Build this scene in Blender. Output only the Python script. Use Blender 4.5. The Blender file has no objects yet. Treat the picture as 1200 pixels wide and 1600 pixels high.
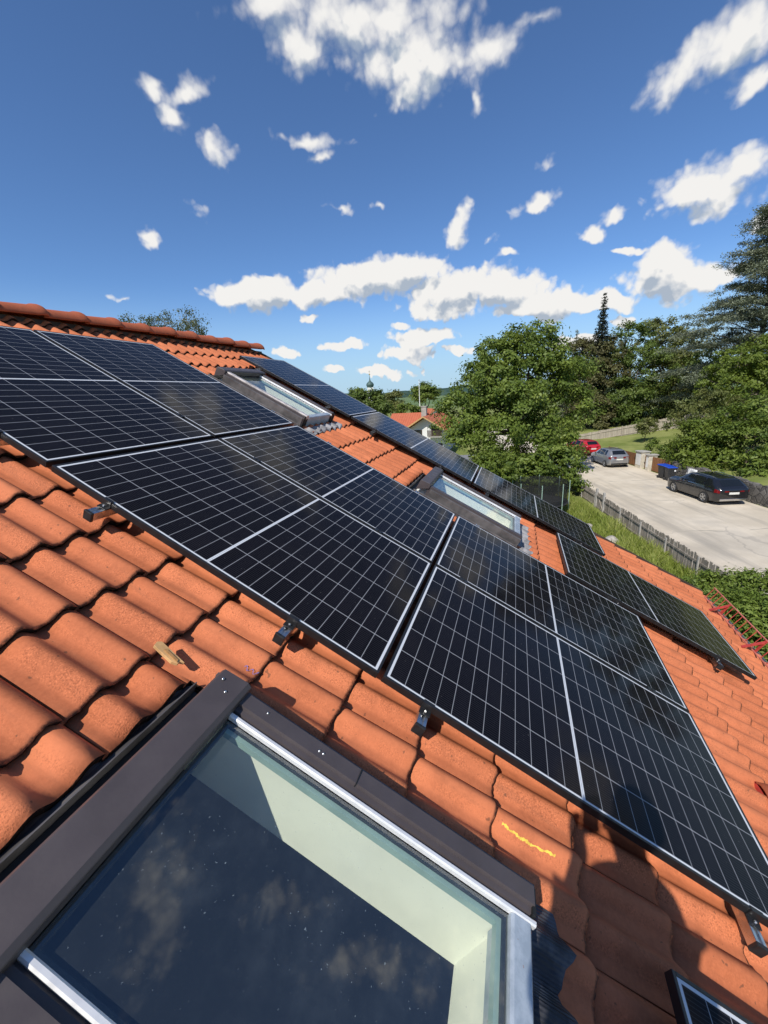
import bpy, bmesh, math, random
import numpy as np
from mathutils import Matrix, Vector
R = math.radians
random.seed(7)
rng = np.random.default_rng(11)
scene = bpy.context.scene
COL = scene.collection

# ------------------------------------------------------------------ camera
PITCH = R(29.0)
CAMP = Vector((-1.31255539, -2.03593373, 0.22309885))
CR = Matrix(((0.29845, -0.95287, -0.05444), (-0.27828, -0.03231, -0.95996), (0.91296, 0.30165, -0.27481)))
cd = bpy.data.cameras.new('camera')
cam = bpy.data.objects.new('camera', cd); COL.objects.link(cam)
cd.sensor_fit = 'VERTICAL'; cd.sensor_height = 32.0; cd.lens = 32.0 * 633.16 / 1600.0
cd.clip_start = 0.01; cd.clip_end = 9000
rot = Matrix((CR[0], -CR[1], -CR[2])).transposed()
cam.matrix_world = Matrix.Translation(CAMP) @ rot.to_4x4()
scene.camera = cam
FPX = 633.16

def ray(x, y):
    d = Vector(((x - 600) / FPX, (y - 800) / FPX, 1.0))
    return CR.transposed() @ d
def at(x, y, depth):
    return CAMP + ray(x, y) * depth
# street frame: r runs along the road, s to its right, measured from below the camera
RH = Vector((0.969, 0.2464, 0)).normalized(); SH = Vector((RH.y, -RH.x, 0))
def rs(r, s, z=0.0):
    return Vector((CAMP.x, CAMP.y, 0)) + RH * r + SH * s + Vector((0, 0, z))
RYAW = math.atan2(RH.y, RH.x)
G = -6.6

# ------------------------------------------------------------------ light
SUN = Vector((-0.655, 0.150, 0.741)).normalized()
SUN_EL = math.asin(SUN.z); SUN_ROT = math.atan2(SUN.x, SUN.y)
sl = bpy.data.lights.new('sun', 'SUN'); sl.energy = 4.8; sl.angle = R(0.5); sl.color = (1.0, 0.95, 0.87)
so = bpy.data.objects.new('sun', sl); COL.objects.link(so)
so.rotation_euler = SUN.to_track_quat('Z', 'Y').to_euler(); so.location = (-20, 5, 25)
scene.view_settings.view_transform = 'Standard'; scene.view_settings.look = 'None'
scene.view_settings.gamma = 1.0; scene.view_settings.use_curve_mapping = False
scene.view_settings.exposure = 0.0
scene.cycles.max_bounces = 6; scene.cycles.transparent_max_bounces = 8
scene.cycles.diffuse_bounces = 2; scene.cycles.glossy_bounces = 3

# ------------------------------------------------------------------ sky with cumulus
world = bpy.data.worlds.new('World'); scene.world = world; world.use_nodes = True
world.cycles.sampling_method = 'MANUAL'; world.cycles.sample_map_resolution = 512
WN = world.node_tree.nodes; WL = world.node_tree.links
for n in list(WN): WN.remove(n)
CLOUDS = [  # px, py, half width, half height, tilt, weight
 (560, 25, 185, 62, 0, 1), (640, 90, 112, 80, 10, 1), (640, 150, 44, 44, 0, .9), (470, 75, 62, 42, 10, .9), (765, 72, 66, 36, -20, .85),
 (835, 32, 34, 16, -20, .6), (430, 15, 70, 42, 0, 1),
 (230, 138, 24, 18, 0, .75), (292, 148, 46, 22, -20, .85), (270, 187, 32, 22, 35, .8), (334, 233, 30, 20, 20, .8), (480, 217, 54, 11, 5, .7),
 (500, 245, 20, 8, -20, .4), (716, 352, 16, 46, 25, .85), (838, 316, 42, 13, -25, .75), (237, 367, 26, 12, 0, .7),
 (1150, 50, 105, 46, -32, .95), (1055, 105, 78, 32, -28, .85), (1180, 115, 60, 28, -40, .8),
 (1100, 295, 112, 44, -8, .95), (1170, 270, 60, 26, -15, .8), (930, 358, 20, 14, 0, .65), (957, 334, 16, 10, 0, .5), (748, 158, 14, 24, 20, .5), (860, 256, 16, 12, 0, .5),
 (1192, 350, 36, 12, -25, .7),
 (415, 457, 84, 25, 0, 1), (370, 462, 46, 18, 0, .9), (585, 436, 112, 34, -4, 1), (640, 420, 60, 26, 0, 1), (520, 452, 70, 22, 0, .95),
 (490, 488, 16, 7, 0, .6), (700, 460, 70, 28, 0, .95), (768, 450, 104, 34, 0, 1), (690, 485, 64, 16, 0, .9), (850, 472, 76, 22, -6, .95), (815, 486, 54, 12, 0, .9),
 (1045, 430, 80, 40, 0, 1), (1030, 410, 46, 30, 0, 1), (1090, 440, 44, 28, 0, .9), (950, 470, 70, 14, 0, .85), (985, 391, 46, 6, 2, .7), (975, 497, 22, 6, -8, .5),
 (540, 535, 38, 10, 0, .8), (660, 527, 48, 13, 0, .75), (640, 550, 38, 14, 0, .8), (712, 548, 30, 7, 0, .6), (450, 555, 22, 9, 0, .7),
 (523, 576, 20, 8, 0, .7), (590, 581, 44, 9, 0, .6), (628, 507, 16, 6, 0, .6), (600, 332, 16, 9, 0, .55), (530, 333, 18, 7, 0, .5),
 (800, 392, 15, 7, 0, .55), (768, 374, 10, 7, 0, .45), (895, 535, 30, 14, 0, .7), (190, 462, 22, 5, 5, .4), (325, 325, 14, 12, 0, .3)]
# the sky behind the photographer (seen only in reflections)
CLOUDS_DIR = [((.326, -.375, .868), .12, .05, .50), ((.395, -.66, .64), .03, .10, .42), ((.40, -.52, .75), .02, .08, .36), ((-0.55, 0.55, 0.60), .22, .12), ((-0.2, 0.75, 0.55), .20, .10), ((-0.35, 0.2, 0.9), .10, .2), ((0.1, 0.5, 0.85), .12, .16),
              ((0.2, -0.75, 0.45), .25, .10), ((-0.7, -0.6, 0.4), .22, .10), ((0.55, -.75, .25), .22, .06), ((-.3, .93, .2), .3, .07), ((-.9, -.2, .25), .3, .07)]
def wadd(t, **kw):
    n = WN.new(t)
    for k, v in kw.items(): setattr(n, k, v)
    return n
def cloud_group():
    g = bpy.data.node_groups.new('cloud_field', 'ShaderNodeTree')
    g.interface.new_socket('Vector', in_out='INPUT', socket_type='NodeSocketVector')
    g.interface.new_socket('Field', in_out='OUTPUT', socket_type='NodeSocketFloat')
    N = g.nodes; L = g.links
    gi = N.new('NodeGroupInput'); go = N.new('NodeGroupOutput')
    def fbm(scale, detail):
        n = N.new('ShaderNodeTexNoise'); n.inputs['Scale'].default_value = scale; n.inputs['Detail'].default_value = detail
        n.inputs['Roughness'].default_value = .58; L.new(gi.outputs[0], n.inputs['Vector']); return n
    n1 = fbm(9, 4)
    sub = N.new('ShaderNodeVectorMath'); sub.operation = 'SUBTRACT'; L.new(n1.outputs['Color'], sub.inputs[0]); sub.inputs[1].default_value = (.5, .5, .5)
    scl = N.new('ShaderNodeVectorMath'); scl.operation = 'SCALE'; L.new(sub.outputs[0], scl.inputs[0]); scl.inputs['Scale'].default_value = .075
    add = N.new('ShaderNodeVectorMath'); add.operation = 'ADD'; L.new(gi.outputs[0], add.inputs[0]); L.new(scl.outputs[0], add.inputs[1])
    prev = None
    items = []
    for (px, py, rx, ry, tilt, w) in CLOUDS:
        c = ray(px, py).normalized(); a = R(tilt)
        t1 = ray(px + rx * math.cos(a), py + rx * math.sin(a)).normalized() - c
        t2 = ray(px - ry * math.sin(a), py + ry * math.cos(a)).normalized() - c
        items.append((c, t1, t1.length, t2.length, w))
    for d, ra, rb, *w_ in CLOUDS_DIR:
        c = Vector(d).normalized(); items.append((c, c.cross(Vector((0, 0, 1))), ra, rb, w_[0] if w_ else .95))
    for c, t1, ra, rb, w in items:
        z = c; x = (t1 - z * t1.dot(z)).normalized(); y = z.cross(x)
        m = Matrix((x, y, z)).transposed()
        mp = N.new('ShaderNodeMapping'); mp.vector_type = 'TEXTURE'
        mp.inputs['Location'].default_value = c; mp.inputs['Rotation'].default_value = m.to_euler(); mp.inputs['Scale'].default_value = (ra, rb, .6)
        L.new(add.outputs[0], mp.inputs['Vector'])
        ln = N.new('ShaderNodeVectorMath'); ln.operation = 'LENGTH'; L.new(mp.outputs[0], ln.inputs[0])
        ma = N.new('ShaderNodeMath'); ma.operation = 'MULTIPLY_ADD'; L.new(ln.outputs['Value'], ma.inputs[0]); ma.inputs[1].default_value = -w; ma.inputs[2].default_value = w
        if prev is None: prev = ma
        else:
            mx = N.new('ShaderNodeMath'); mx.operation = 'SMOOTH_MAX'; mx.inputs[2].default_value = .25
            L.new(prev.outputs[0], mx.inputs[0]); L.new(ma.outputs[0], mx.inputs[1]); prev = mx
    def billow(scale, kind):
        v = N.new('ShaderNodeTexVoronoi'); v.feature = kind; v.inputs['Scale'].default_value = scale
        if kind == 'SMOOTH_F1': v.inputs['Smoothness'].default_value = .35
        L.new(add.outputs[0], v.inputs['Vector']); return v.outputs['Distance']
    n2 = fbm(26, 6); n2.inputs['Roughness'].default_value = .55
    m2 = N.new('ShaderNodeMath'); m2.operation = 'MULTIPLY_ADD'; L.new(n2.outputs['Fac'], m2.inputs[0]); m2.inputs[1].default_value = .90; m2.inputs[2].default_value = .17
    for sc_, amp, kd in ((24, .55, 'F1'), (62, .36, 'F1')):
        q = N.new('ShaderNodeMath'); q.operation = 'MULTIPLY_ADD'; L.new(billow(sc_, kd), q.inputs[0]); q.inputs[1].default_value = -amp; L.new(m2.outputs[0], q.inputs[2]); m2 = q
    ad = N.new('ShaderNodeMath'); ad.operation = 'ADD'; L.new(prev.outputs[0], ad.inputs[0]); L.new(m2.outputs[0], ad.inputs[1])
    L.new(ad.outputs[0], go.inputs[0])
    return g
CG = cloud_group()
tc = wadd('ShaderNodeTexCoord')
nrm = wadd('ShaderNodeVectorMath', operation='NORMALIZE'); WL.new(tc.outputs['Generated'], nrm.inputs[0])
g1 = wadd('ShaderNodeGroup', node_tree=CG); WL.new(nrm.outputs[0], g1.inputs[0])
off = wadd('ShaderNodeVectorMath', operation='ADD'); WL.new(nrm.outputs[0], off.inputs[0]); off.inputs[1].default_value = Vector((-.25, .1, .96)).normalized() * .03
g2 = wadd('ShaderNodeGroup', node_tree=CG); WL.new(off.outputs[0], g2.inputs[0])
alpha = wadd('ShaderNodeMapRange', interpolation_type='SMOOTHSTEP'); WL.new(g1.outputs[0], alpha.inputs[0])
alpha.inputs[1].default_value = .04
zsep = wadd('ShaderNodeSeparateXYZ'); WL.new(nrm.outputs[0], zsep.inputs[0])
thin = wadd('ShaderNodeMath', operation='MULTIPLY_ADD'); WL.new(zsep.outputs[2], thin.inputs[0]); thin.inputs[1].default_value = 1.6; thin.inputs[2].default_value = .12; WL.new(thin.outputs[0], alpha.inputs[2])   # high clouds are thinner and softer
dens = wadd('ShaderNodeMapRange', interpolation_type='SMOOTHSTEP'); WL.new(g2.outputs[0], dens.inputs[0])
dens.inputs[1].default_value = .42; dens.inputs[2].default_value = 1.25; dens.inputs[4].default_value = .66
# side away from the sun and thick undersides are greyer
dif = wadd('ShaderNodeMath', operation='SUBTRACT'); WL.new(g2.outputs[0], dif.inputs[0]); WL.new(g1.outputs[0], dif.inputs[1])
shd = wadd('ShaderNodeMath', operation='MULTIPLY_ADD', use_clamp=True); WL.new(dif.outputs[0], shd.inputs[0]); shd.inputs[1].default_value = 1.35; WL.new(dens.outputs[0], shd.inputs[2])
ccol = wadd('ShaderNodeMix', data_type='RGBA'); WL.new(shd.outputs[0], ccol.inputs[0])
ccol.inputs[6].default_value = (1.0, .985, .96, 1); ccol.inputs[7].default_value = (.46, .535, .64, 1)
sky = wadd('ShaderNodeTexSky', sky_type='NISHITA'); sky.sun_disc = False; sky.sun_elevation = SUN_EL; sky.sun_rotation = SUN_ROT
sky.altitude = 600; sky.air_density = 1.0; sky.dust_density = 0; sky.ozone_density = 10
# pale haze colour low over the horizon
zz_ = wadd('ShaderNodeSeparateXYZ'); WL.new(nrm.outputs[0], zz_.inputs[0])
hz = wadd('ShaderNodeMapRange', interpolation_type='SMOOTHSTEP'); WL.new(zz_.outputs[2], hz.inputs[0])
hz.inputs[1].default_value = .24; hz.inputs[2].default_value = -.01; hz.inputs[3].default_value = 0; hz.inputs[4].default_value = .92
skm = wadd('ShaderNodeMix', data_type='RGBA'); WL.new(hz.outputs[0], skm.inputs[0]); WL.new(sky.outputs[0], skm.inputs[6]); skm.inputs[7].default_value = (3.15, 4.65, 5.95, 1)
b1 = wadd('ShaderNodeBackground'); WL.new(skm.outputs[2], b1.inputs[0]); b1.inputs[1].default_value = .136
b2 = wadd('ShaderNodeBackground'); WL.new(ccol.outputs[2], b2.inputs[0]); b2.inputs[1].default_value = .90
mxs = wadd('ShaderNodeMixShader'); WL.new(alpha.outputs[0], mxs.inputs[0]); WL.new(b1.outputs[0], mxs.inputs[1]); WL.new(b2.outputs[0], mxs.inputs[2])
wo = wadd('ShaderNodeOutputWorld'); WL.new(mxs.outputs[0], wo.inputs[0])

# ------------------------------------------------------------------ helpers
IDENT = Matrix.Identity(4)
def tag(o, label=None, cat=None, group=None, kind=None):
    if label: o['label'] = label
    if cat: o['category'] = cat
    if group: o['group'] = group
    if kind: o['kind'] = kind
    return o
def thing(name, label, cat, mw=IDENT, group=None):
    o = bpy.data.objects.new(name, None); COL.objects.link(o); o.empty_display_size = .2
    o.matrix_world = mw; MW[o.name] = mw.copy()
    return tag(o, label, cat, group)
MW = {}
def T(v, rz=0.0):
    return Matrix.Translation(Vector(v)) @ Matrix.Rotation(rz, 4, 'Z')
ROOF = Matrix.Rotation(PITCH, 4, 'X')
def U(u, v, n):                 # roof frame (along ridge, down slope, outward) -> world
    return ROOF @ Vector((u, -v, n))
def UM(u, v, n):
    return ROOF @ Matrix.Translation((u, -v, n))
def link_mesh(name, me, mats, parent=None, mw=None, smooth=None):
    o = bpy.data.objects.new(name, me); COL.objects.link(o)
    for m in (mats if isinstance(mats, (list, tuple)) else [mats]): me.materials.append(m)
    if parent is not None:
        o.parent = parent
        pm = MW[parent.name]
        w = pm if mw is None else mw
        o.matrix_basis = pm.inverted() @ w
        MW[o.name] = w.copy()
    else:
        w = IDENT if mw is None else mw
        o.matrix_world = w; MW[o.name] = w.copy()
    if smooth is not None: shade(me, smooth)
    return o
def shade(me, ang):
    n = len(me.polygons); me.polygons.foreach_set('use_smooth', np.ones(n, bool))
    if ang < 180:
        me.set_sharp_from_angle(angle=R(ang))
class MB:
    """collects vertices and faces; build() links them as ONE mesh object"""
    def __init__(s): s.v = []; s.f = []; s.mi = []; s.cur = 0
    def add(s, vs, fs):
        b = len(s.v); s.v += [tuple(p) for p in vs]; s.f += [tuple(b + i for i in f) for f in fs]; s.mi += [s.cur] * len(fs); return s
    def box(s, x0, x1, y0, y1, z0, z1, m=None):
        vs = [Vector((x, y, z)) for z in (z0, z1) for y in (y0, y1) for x in (x0, x1)]
        if m is not None: vs = [m @ p for p in vs]
        return s.add(vs, [(0, 2, 3, 1), (4, 5, 7, 6), (0, 1, 5, 4), (2, 6, 7, 3), (0, 4, 6, 2), (1, 3, 7, 5)])
    def prism(s, pts, a0, a1, axis, m=None, cap=True):
        """closed 2D outline swept along an axis ('x','y','z')"""
        def mk(p, a):
            q = {'x': (a, p[0], p[1]), 'y': (p[0], a, p[1]), 'z': (p[0], p[1], a)}[axis]
            q = Vector(q); return m @ q if m is not None else q
        n = len(pts); vs = [mk(p, a0) for p in pts] + [mk(p, a1) for p in pts]
        fs = [(i, (i + 1) % n, n + (i + 1) % n, n + i) for i in range(n)]
        if cap: fs += [tuple(range(n - 1, -1, -1)), tuple(range(n, 2 * n))]
        return s.add(vs, fs)
    def tube(s, pts, rad, k=8, cap=True):
        pts = [Vector(p) for p in pts]; n = len(pts)
        rad = rad if isinstance(rad, (list, tuple)) else [rad] * n
        vs = []; up = None
        for i, p in enumerate(pts):
            d = (pts[min(i + 1, n - 1)] - pts[max(i - 1, 0)])
            if d.length < 1e-9: d = Vector((0, 0, 1))
            d.normalize()
            if up is None:
                up = Vector((0, 0, 1)) if abs(d.z) < .9 else Vector((1, 0, 0))
            x = (up - d * up.dot(d)); x.normalize(); y = d.cross(x); up = x
            for j in range(k):
                a = 2 * math.pi * j / k; vs.append(p + (x * math.cos(a) + y * math.sin(a)) * rad[i])
        fs = [(i * k + j, i * k + (j + 1) % k, (i + 1) * k + (j + 1) % k, (i + 1) * k + j) for i in range(n - 1) for j in range(k)]
        if cap: fs += [tuple(range(k - 1, -1, -1)), tuple(range((n - 1) * k, n * k))]
        return s.add(vs, fs)
    def lathe(s, prof, k=20, m=None, cap=True):
        """profile of (radius, height) turned round z"""
        vs = []
        for r_, z in prof:
            for j in range(k):
                a = 2 * math.pi * j / k; q = Vector((r_ * math.cos(a), r_ * math.sin(a), z)); vs.append(m @ q if m is not None else q)
        n = len(prof)
        fs = [(i * k + j, i * k + (j + 1) % k, (i + 1) * k + (j + 1) % k, (i + 1) * k + j) for i in range(n - 1) for j in range(k)]
        if cap: fs += [tuple(range(k - 1, -1, -1)), tuple(range((n - 1) * k, n * k))]
        return s.add(vs, fs)
    def quad(s, a, b, c, d): return s.add([a, b, c, d], [(0, 1, 2, 3)])
    def build(s, name, mats, parent=None, mw=None, smooth=None, bevel=0):
        me = bpy.data.meshes.new(name); me.from_pydata(s.v, [], s.f)
        if any(s.mi): me.polygons.foreach_set('material_index', s.mi)
        me.update()
        o = link_mesh(name, me, mats, parent, mw, smooth)
        if bevel:
            b = o.modifiers.new('bevel', 'BEVEL'); b.width = bevel; b.segments = 2; b.limit_method = 'ANGLE'; b.angle_limit = R(40)
        return o
def copy_tree(o, parent=None):
    c = o.copy(); COL.objects.link(c); MW[c.name] = MW[o.name].copy()
    if parent is not None:
        c.parent = parent; c.matrix_parent_inverse = Matrix.Identity(4)
    for ch in list(o.children): copy_tree(ch, c)
    return c
def place(o, mw):
    o.matrix_world = mw; MW[o.name] = mw.copy()

# ------------------------------------------------------------------ materials
class NT:
    def __init__(s, name):
        s.m = bpy.data.materials.new(name); s.m.use_nodes = True; s.t = s.m.node_tree; s.N = s.t.nodes; s.L = s.t.links
        s.p = s.N['Principled BSDF']; s.out = s.N['Material Output']
    def n(s, t, **kw):
        x = s.N.new(t)
        for k, v in kw.items(): setattr(x, k, v)
        return x
    def sock(s, inp, v):
        if hasattr(v, 'is_output') or isinstance(v, bpy.types.NodeSocket): s.L.new(v, inp)
        else: inp.default_value = v
    def math(s, op, a, b=0.0, c=0.0, clamp=False):
        x = s.n('ShaderNodeMath', operation=op, use_clamp=clamp)
        s.sock(x.inputs[0], a); s.sock(x.inputs[1], b); s.sock(x.inputs[2], c); return x.outputs[0]
    def mix(s, f, a, b):
        x = s.n('ShaderNodeMix', data_type='RGBA')
        s.sock(x.inputs[0], f); s.sock(x.inputs[6], a if not isinstance(a, tuple) else (*a, 1)); s.sock(x.inputs[7], b if not isinstance(b, tuple) else (*b, 1)); return x.outputs[2]
    def noise(s, vec, scale, detail=3, rough=.5, color=False):
        x = s.n('ShaderNodeTexNoise'); x.inputs['Scale'].default_value = scale; x.inputs['Detail'].default_value = detail; x.inputs['Roughness'].default_value = rough
        if vec is not None: s.L.new(vec, x.inputs['Vector'])
        return x.outputs['Color' if color else 'Fac']
    def step(s, v, a, b, lo=0.0, hi=1.0):
        x = s.n('ShaderNodeMapRange', interpolation_type='SMOOTHSTEP'); s.sock(x.inputs[0], v)
        x.inputs[1].default_value = a; x.inputs[2].default_value = b; x.inputs[3].default_value = lo; x.inputs[4].default_value = hi; return x.outputs[0]
    def obj(s): return s.n('ShaderNodeTexCoord').outputs['Object']
    def uv(s): return s.n('ShaderNodeTexCoord').outputs['UV']
    def attr(s, name): return s.n('ShaderNodeAttribute', attribute_name=name).outputs['Fac']
    def xyz(s, v):
        x = s.n('ShaderNodeSeparateXYZ'); s.L.new(v, x.inputs[0]); return x.outputs
    def bump(s, h, strength=.3, dist=.01):
        x = s.n('ShaderNodeBump'); x.inputs['Strength'].default_value = strength; x.inputs['Distance'].default_value = dist
        s.L.new(h, x.inputs['Height']); s.L.new(x.outputs[0], s.p.inputs['Normal']); return x
    def set(s, **kw):
        names = {'col': 'Base Color', 'rough': 'Roughness', 'metal': 'Metallic', 'spec': 'Specular IOR Level', 'coat': 'Coat Weight', 'coatr': 'Coat Roughness'}
        for k, v in kw.items():
            if k == 'col' and isinstance(v, tuple): v = (*v, 1)
            s.sock(s.p.inputs[names[k]], v)
        return s
def simple(name, col, rough=.6, metal=0, var=.12, scale=6, spec=.5, bump=0, bscale=40):
    m = NT(name); o = m.obj()
    f = m.noise(o, scale, 4)
    dark = tuple(c * (1 - var) for c in col); lite = tuple(min(1, c * (1 + var)) for c in col)
    m.set(col=m.mix(m.step(f, .3, .7), dark, lite), metal=metal, spec=spec)
    m.set(rough=m.step(m.noise(o, scale * 2.3, 3), .3, .7, max(.02, rough - .08), min(1, rough + .08)))
    if bump: m.bump(m.noise(o, bscale, 4), bump, .01)
    return m.m

M = {}
def tile_material(name, c0, c1):
    m = NT(name); o = m.obj(); x, y, _ = m.xyz(m.uv())[:3]
    rnd = m.attr('rnd')
    base = m.mix(rnd, c0, c1)
    blot = m.step(m.noise(o, 9, 5, .6), .38, .72)
    base = m.mix(m.math('MULTIPLY', blot, .38), base, tuple(c * .58 for c in c0))
    fine = m.step(m.noise(o, 70, 4, .7), .35, .7)
    base = m.mix(m.math('MULTIPLY', fine, .22), base, tuple(min(1, c * 1.25) for c in c1))
    # coarse weathered grain on the shoulder of the first roll of each tile
    gm = m.math('MULTIPLY', m.step(x, .034, .052), m.step(x, .118, .088))
    gm2 = m.math('MULTIPLY', m.step(x, .185, .200), m.step(x, .235, .212))
    gm = m.math('MAXIMUM', gm, m.math('MULTIPLY', gm2, .55))
    wob = m.step(m.noise(o, 14, 3), .30, .52)
    gm = m.math('MULTIPLY', gm, wob)
    gr = m.noise(o, 190, 3, .6)
    spots = m.math('MULTIPLY', m.step(gr, .54, .64), gm)
    base = m.mix(m.math('MULTIPLY', spots, .48), base, tuple(c * .35 for c in c0))
    lite = m.math('MULTIPLY', m.step(gr, .46, .36), gm)
    base = m.mix(m.math('MULTIPLY', lite, .35), base, tuple(min(1, c * 1.5) for c in c1))
    mpd = m.n('ShaderNodeMapping'); mpd.inputs['Scale'].default_value = (9, .9, 9); m.L.new(o, mpd.inputs[0])
    run = m.math('MULTIPLY', m.step(m.noise(mpd.outputs[0], 1.6, 5, .65), .52, .75), .30)
    base = m.mix(run, base, (.16, .075, .045))
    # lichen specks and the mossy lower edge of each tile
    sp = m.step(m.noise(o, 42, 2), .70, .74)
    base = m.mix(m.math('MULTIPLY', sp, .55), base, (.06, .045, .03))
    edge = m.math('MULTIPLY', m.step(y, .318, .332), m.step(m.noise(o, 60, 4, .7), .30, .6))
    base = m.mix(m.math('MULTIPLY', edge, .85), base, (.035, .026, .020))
    m.set(col=base, rough=.82, spec=.25)
    h = m.math('ADD', m.math('MULTIPLY', m.math('MULTIPLY', gr, gm), 1.6), m.math('MULTIPLY', m.noise(o, 120, 4, .7), .35))
    m.bump(h, .32, .005)
    return m.m
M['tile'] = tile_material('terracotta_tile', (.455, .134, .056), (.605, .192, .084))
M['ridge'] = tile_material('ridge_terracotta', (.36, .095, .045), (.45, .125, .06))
m = NT('mossy_shaded_tile_edge'); o_ = m.obj()
m.set(col=m.mix(m.step(m.noise(o_, 45, 4, .7), .52, .75), (.022, .016, .013), (.16, .075, .045)), rough=.95, spec=.1); m.bump(m.noise(o_, 80, 4), .8, .01); M['tile_edge'] = m.m  # moss, with the shade of the tile nose darkened into its colour

def cells_material():
    m = NT('solar_cells'); W_, L_ = 1.134, 1.762
    X, Y, _ = m.xyz(m.obj())[:3]
    Y = m.math('MULTIPLY', Y, -1.0)
    mx, my, half = .0205, .022, .0065
    def lines(c, start, pitch, lw):      # 1 on thin lines every pitch
        t = m.math('DIVIDE', m.math('SUBTRACT', c, start), pitch)
        fr = m.math('ABSOLUTE', m.math('SUBTRACT', m.math('FRACT', m.math('ADD', t, .5)), .5))
        return m.step(m.math('MULTIPLY', fr, pitch), lw * .75, lw * .40)
    px = (W_ - 2 * mx) / 6
    py = (L_ / 2 - my - half) / 12
    colline = lines(X, mx, px, .0027)
    fold = m.math('ABSOLUTE', m.math('SUBTRACT', Y, L_ / 2))
    rowline = lines(fold, half, py, .0024)
    mid = m.step(fold, half + .001, half - .001)
    bord = m.math('MAXIMUM', m.math('MAXIMUM', m.step(X, mx + .0005, mx - .0005), m.step(X, W_ - mx - .0005, W_ - mx + .0005)), m.step(fold, L_ / 2 - my - .0005, L_ / 2 - my + .0005))
    bus = lines(X, mx + px / 32, px / 16, .0013)
    o = m.obj()
    cellrnd = m.n('ShaderNodeTexWhiteNoise', noise_dimensions='2D')
    cv = m.n('ShaderNodeCombineXYZ'); m.L.new(m.math('FLOOR', m.math('DIVIDE', m.math('SUBTRACT', X, mx), px)), cv.inputs[0]); m.L.new(m.math('FLOOR', m.math('DIVIDE', m.math('SUBTRACT', Y, my), py)), cv.inputs[1])
    m.L.new(cv.outputs[0], cellrnd.inputs['Vector'])
    cell = m.mix(cellrnd.outputs['Value'], (.0045, .0042, .0062), (.0068, .0062, .0090))
    dust = m.step(m.noise(o, 5, 5, .6), .45, .8)
    cell = m.mix(m.math('MULTIPLY', dust, .012), cell, (.20, .17, .14))
    c = m.mix(m.math('MULTIPLY', bus, .075), cell, (.45, .45, .47))
    c = m.mix(m.math('MULTIPLY', rowline, .56), c, (.48, .49, .52))
    c = m.mix(m.math('MULTIPLY', colline, .70), c, (.54, .55, .58))
    c = m.mix(m.math('MAXIMUM', mid, bord), c, (.62, .64, .67))
    midl = m.step(fold, .0012, .0006)
    c = m.mix(midl, c, (.30, .31, .34))
    spk = m.step(m.noise(o, 130, 2), .755, .775)
    c = m.mix(m.math('MULTIPLY', spk, .4), c, (.5, .48, .45))
    m.set(col=c, rough=m.step(m.noise(o, 7, 4), .3, .8, .06, .12), spec=.07)
    m.p.inputs['IOR'].default_value = 1.45
    m.bump(m.noise(o, 2.2, 2), .05, .01)
    return m.m
M['cells'] = cells_material()
M['black_frame'] = simple('black_anodised_aluminium', (.012, .012, .013), .42, 0, .2, 20)
M['alu'] = simple('bare_aluminium', (.62, .62, .62), .32, 1, .08, 25)
M['black_plastic'] = simple('black_plastic', (.015, .015, .016), .5, 0, .2, 30)
M['cover'] = simple('umbra_grey_metal_cover', (.070, .058, .060), .46, 0, .10, 7, bump=.04, bscale=90)
M['cover_edge'] = simple('worn_cover_edge', (.11, .09, .085), .45, 0, .25, 14)
M['flash'] = simple('dark_flashing_metal', (.095, .088, .088), .5, 0, .35, 9, bump=.08, bscale=30)
M['deepblack'] = simple('black_gasket_and_gap_shade', (.008, .009, .009), .6, 0, .2, 20)
M['silver'] = simple('bright_aluminium_glazing_bar', (.80, .80, .80), .42, .35, .06, 16)
m = NT('worn_pale_bottom_rail'); o_ = m.obj()
c_ = m.mix(m.step(m.noise(o_, 14, 5, .7), .4, .65), (.34, .40, .46), (.46, .52, .58))
c_ = m.mix(m.step(m.noise(o_, 20, 4, .7), .66, .72), c_, (.30, .12, .05)); m.set(col=c_, rough=.5, metal=.3); M['bottomrail'] = m.m
M['lining'] = simple('white_painted_lining', (.86, .86, .77), .55, 0, .04, 5)
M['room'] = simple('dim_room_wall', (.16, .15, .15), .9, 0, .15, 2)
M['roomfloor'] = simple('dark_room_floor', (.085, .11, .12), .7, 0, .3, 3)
M['gasketgreen'] = simple('green_grey_glass_edge', (.30, .42, .40), .4, 0, .1, 10)
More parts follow.
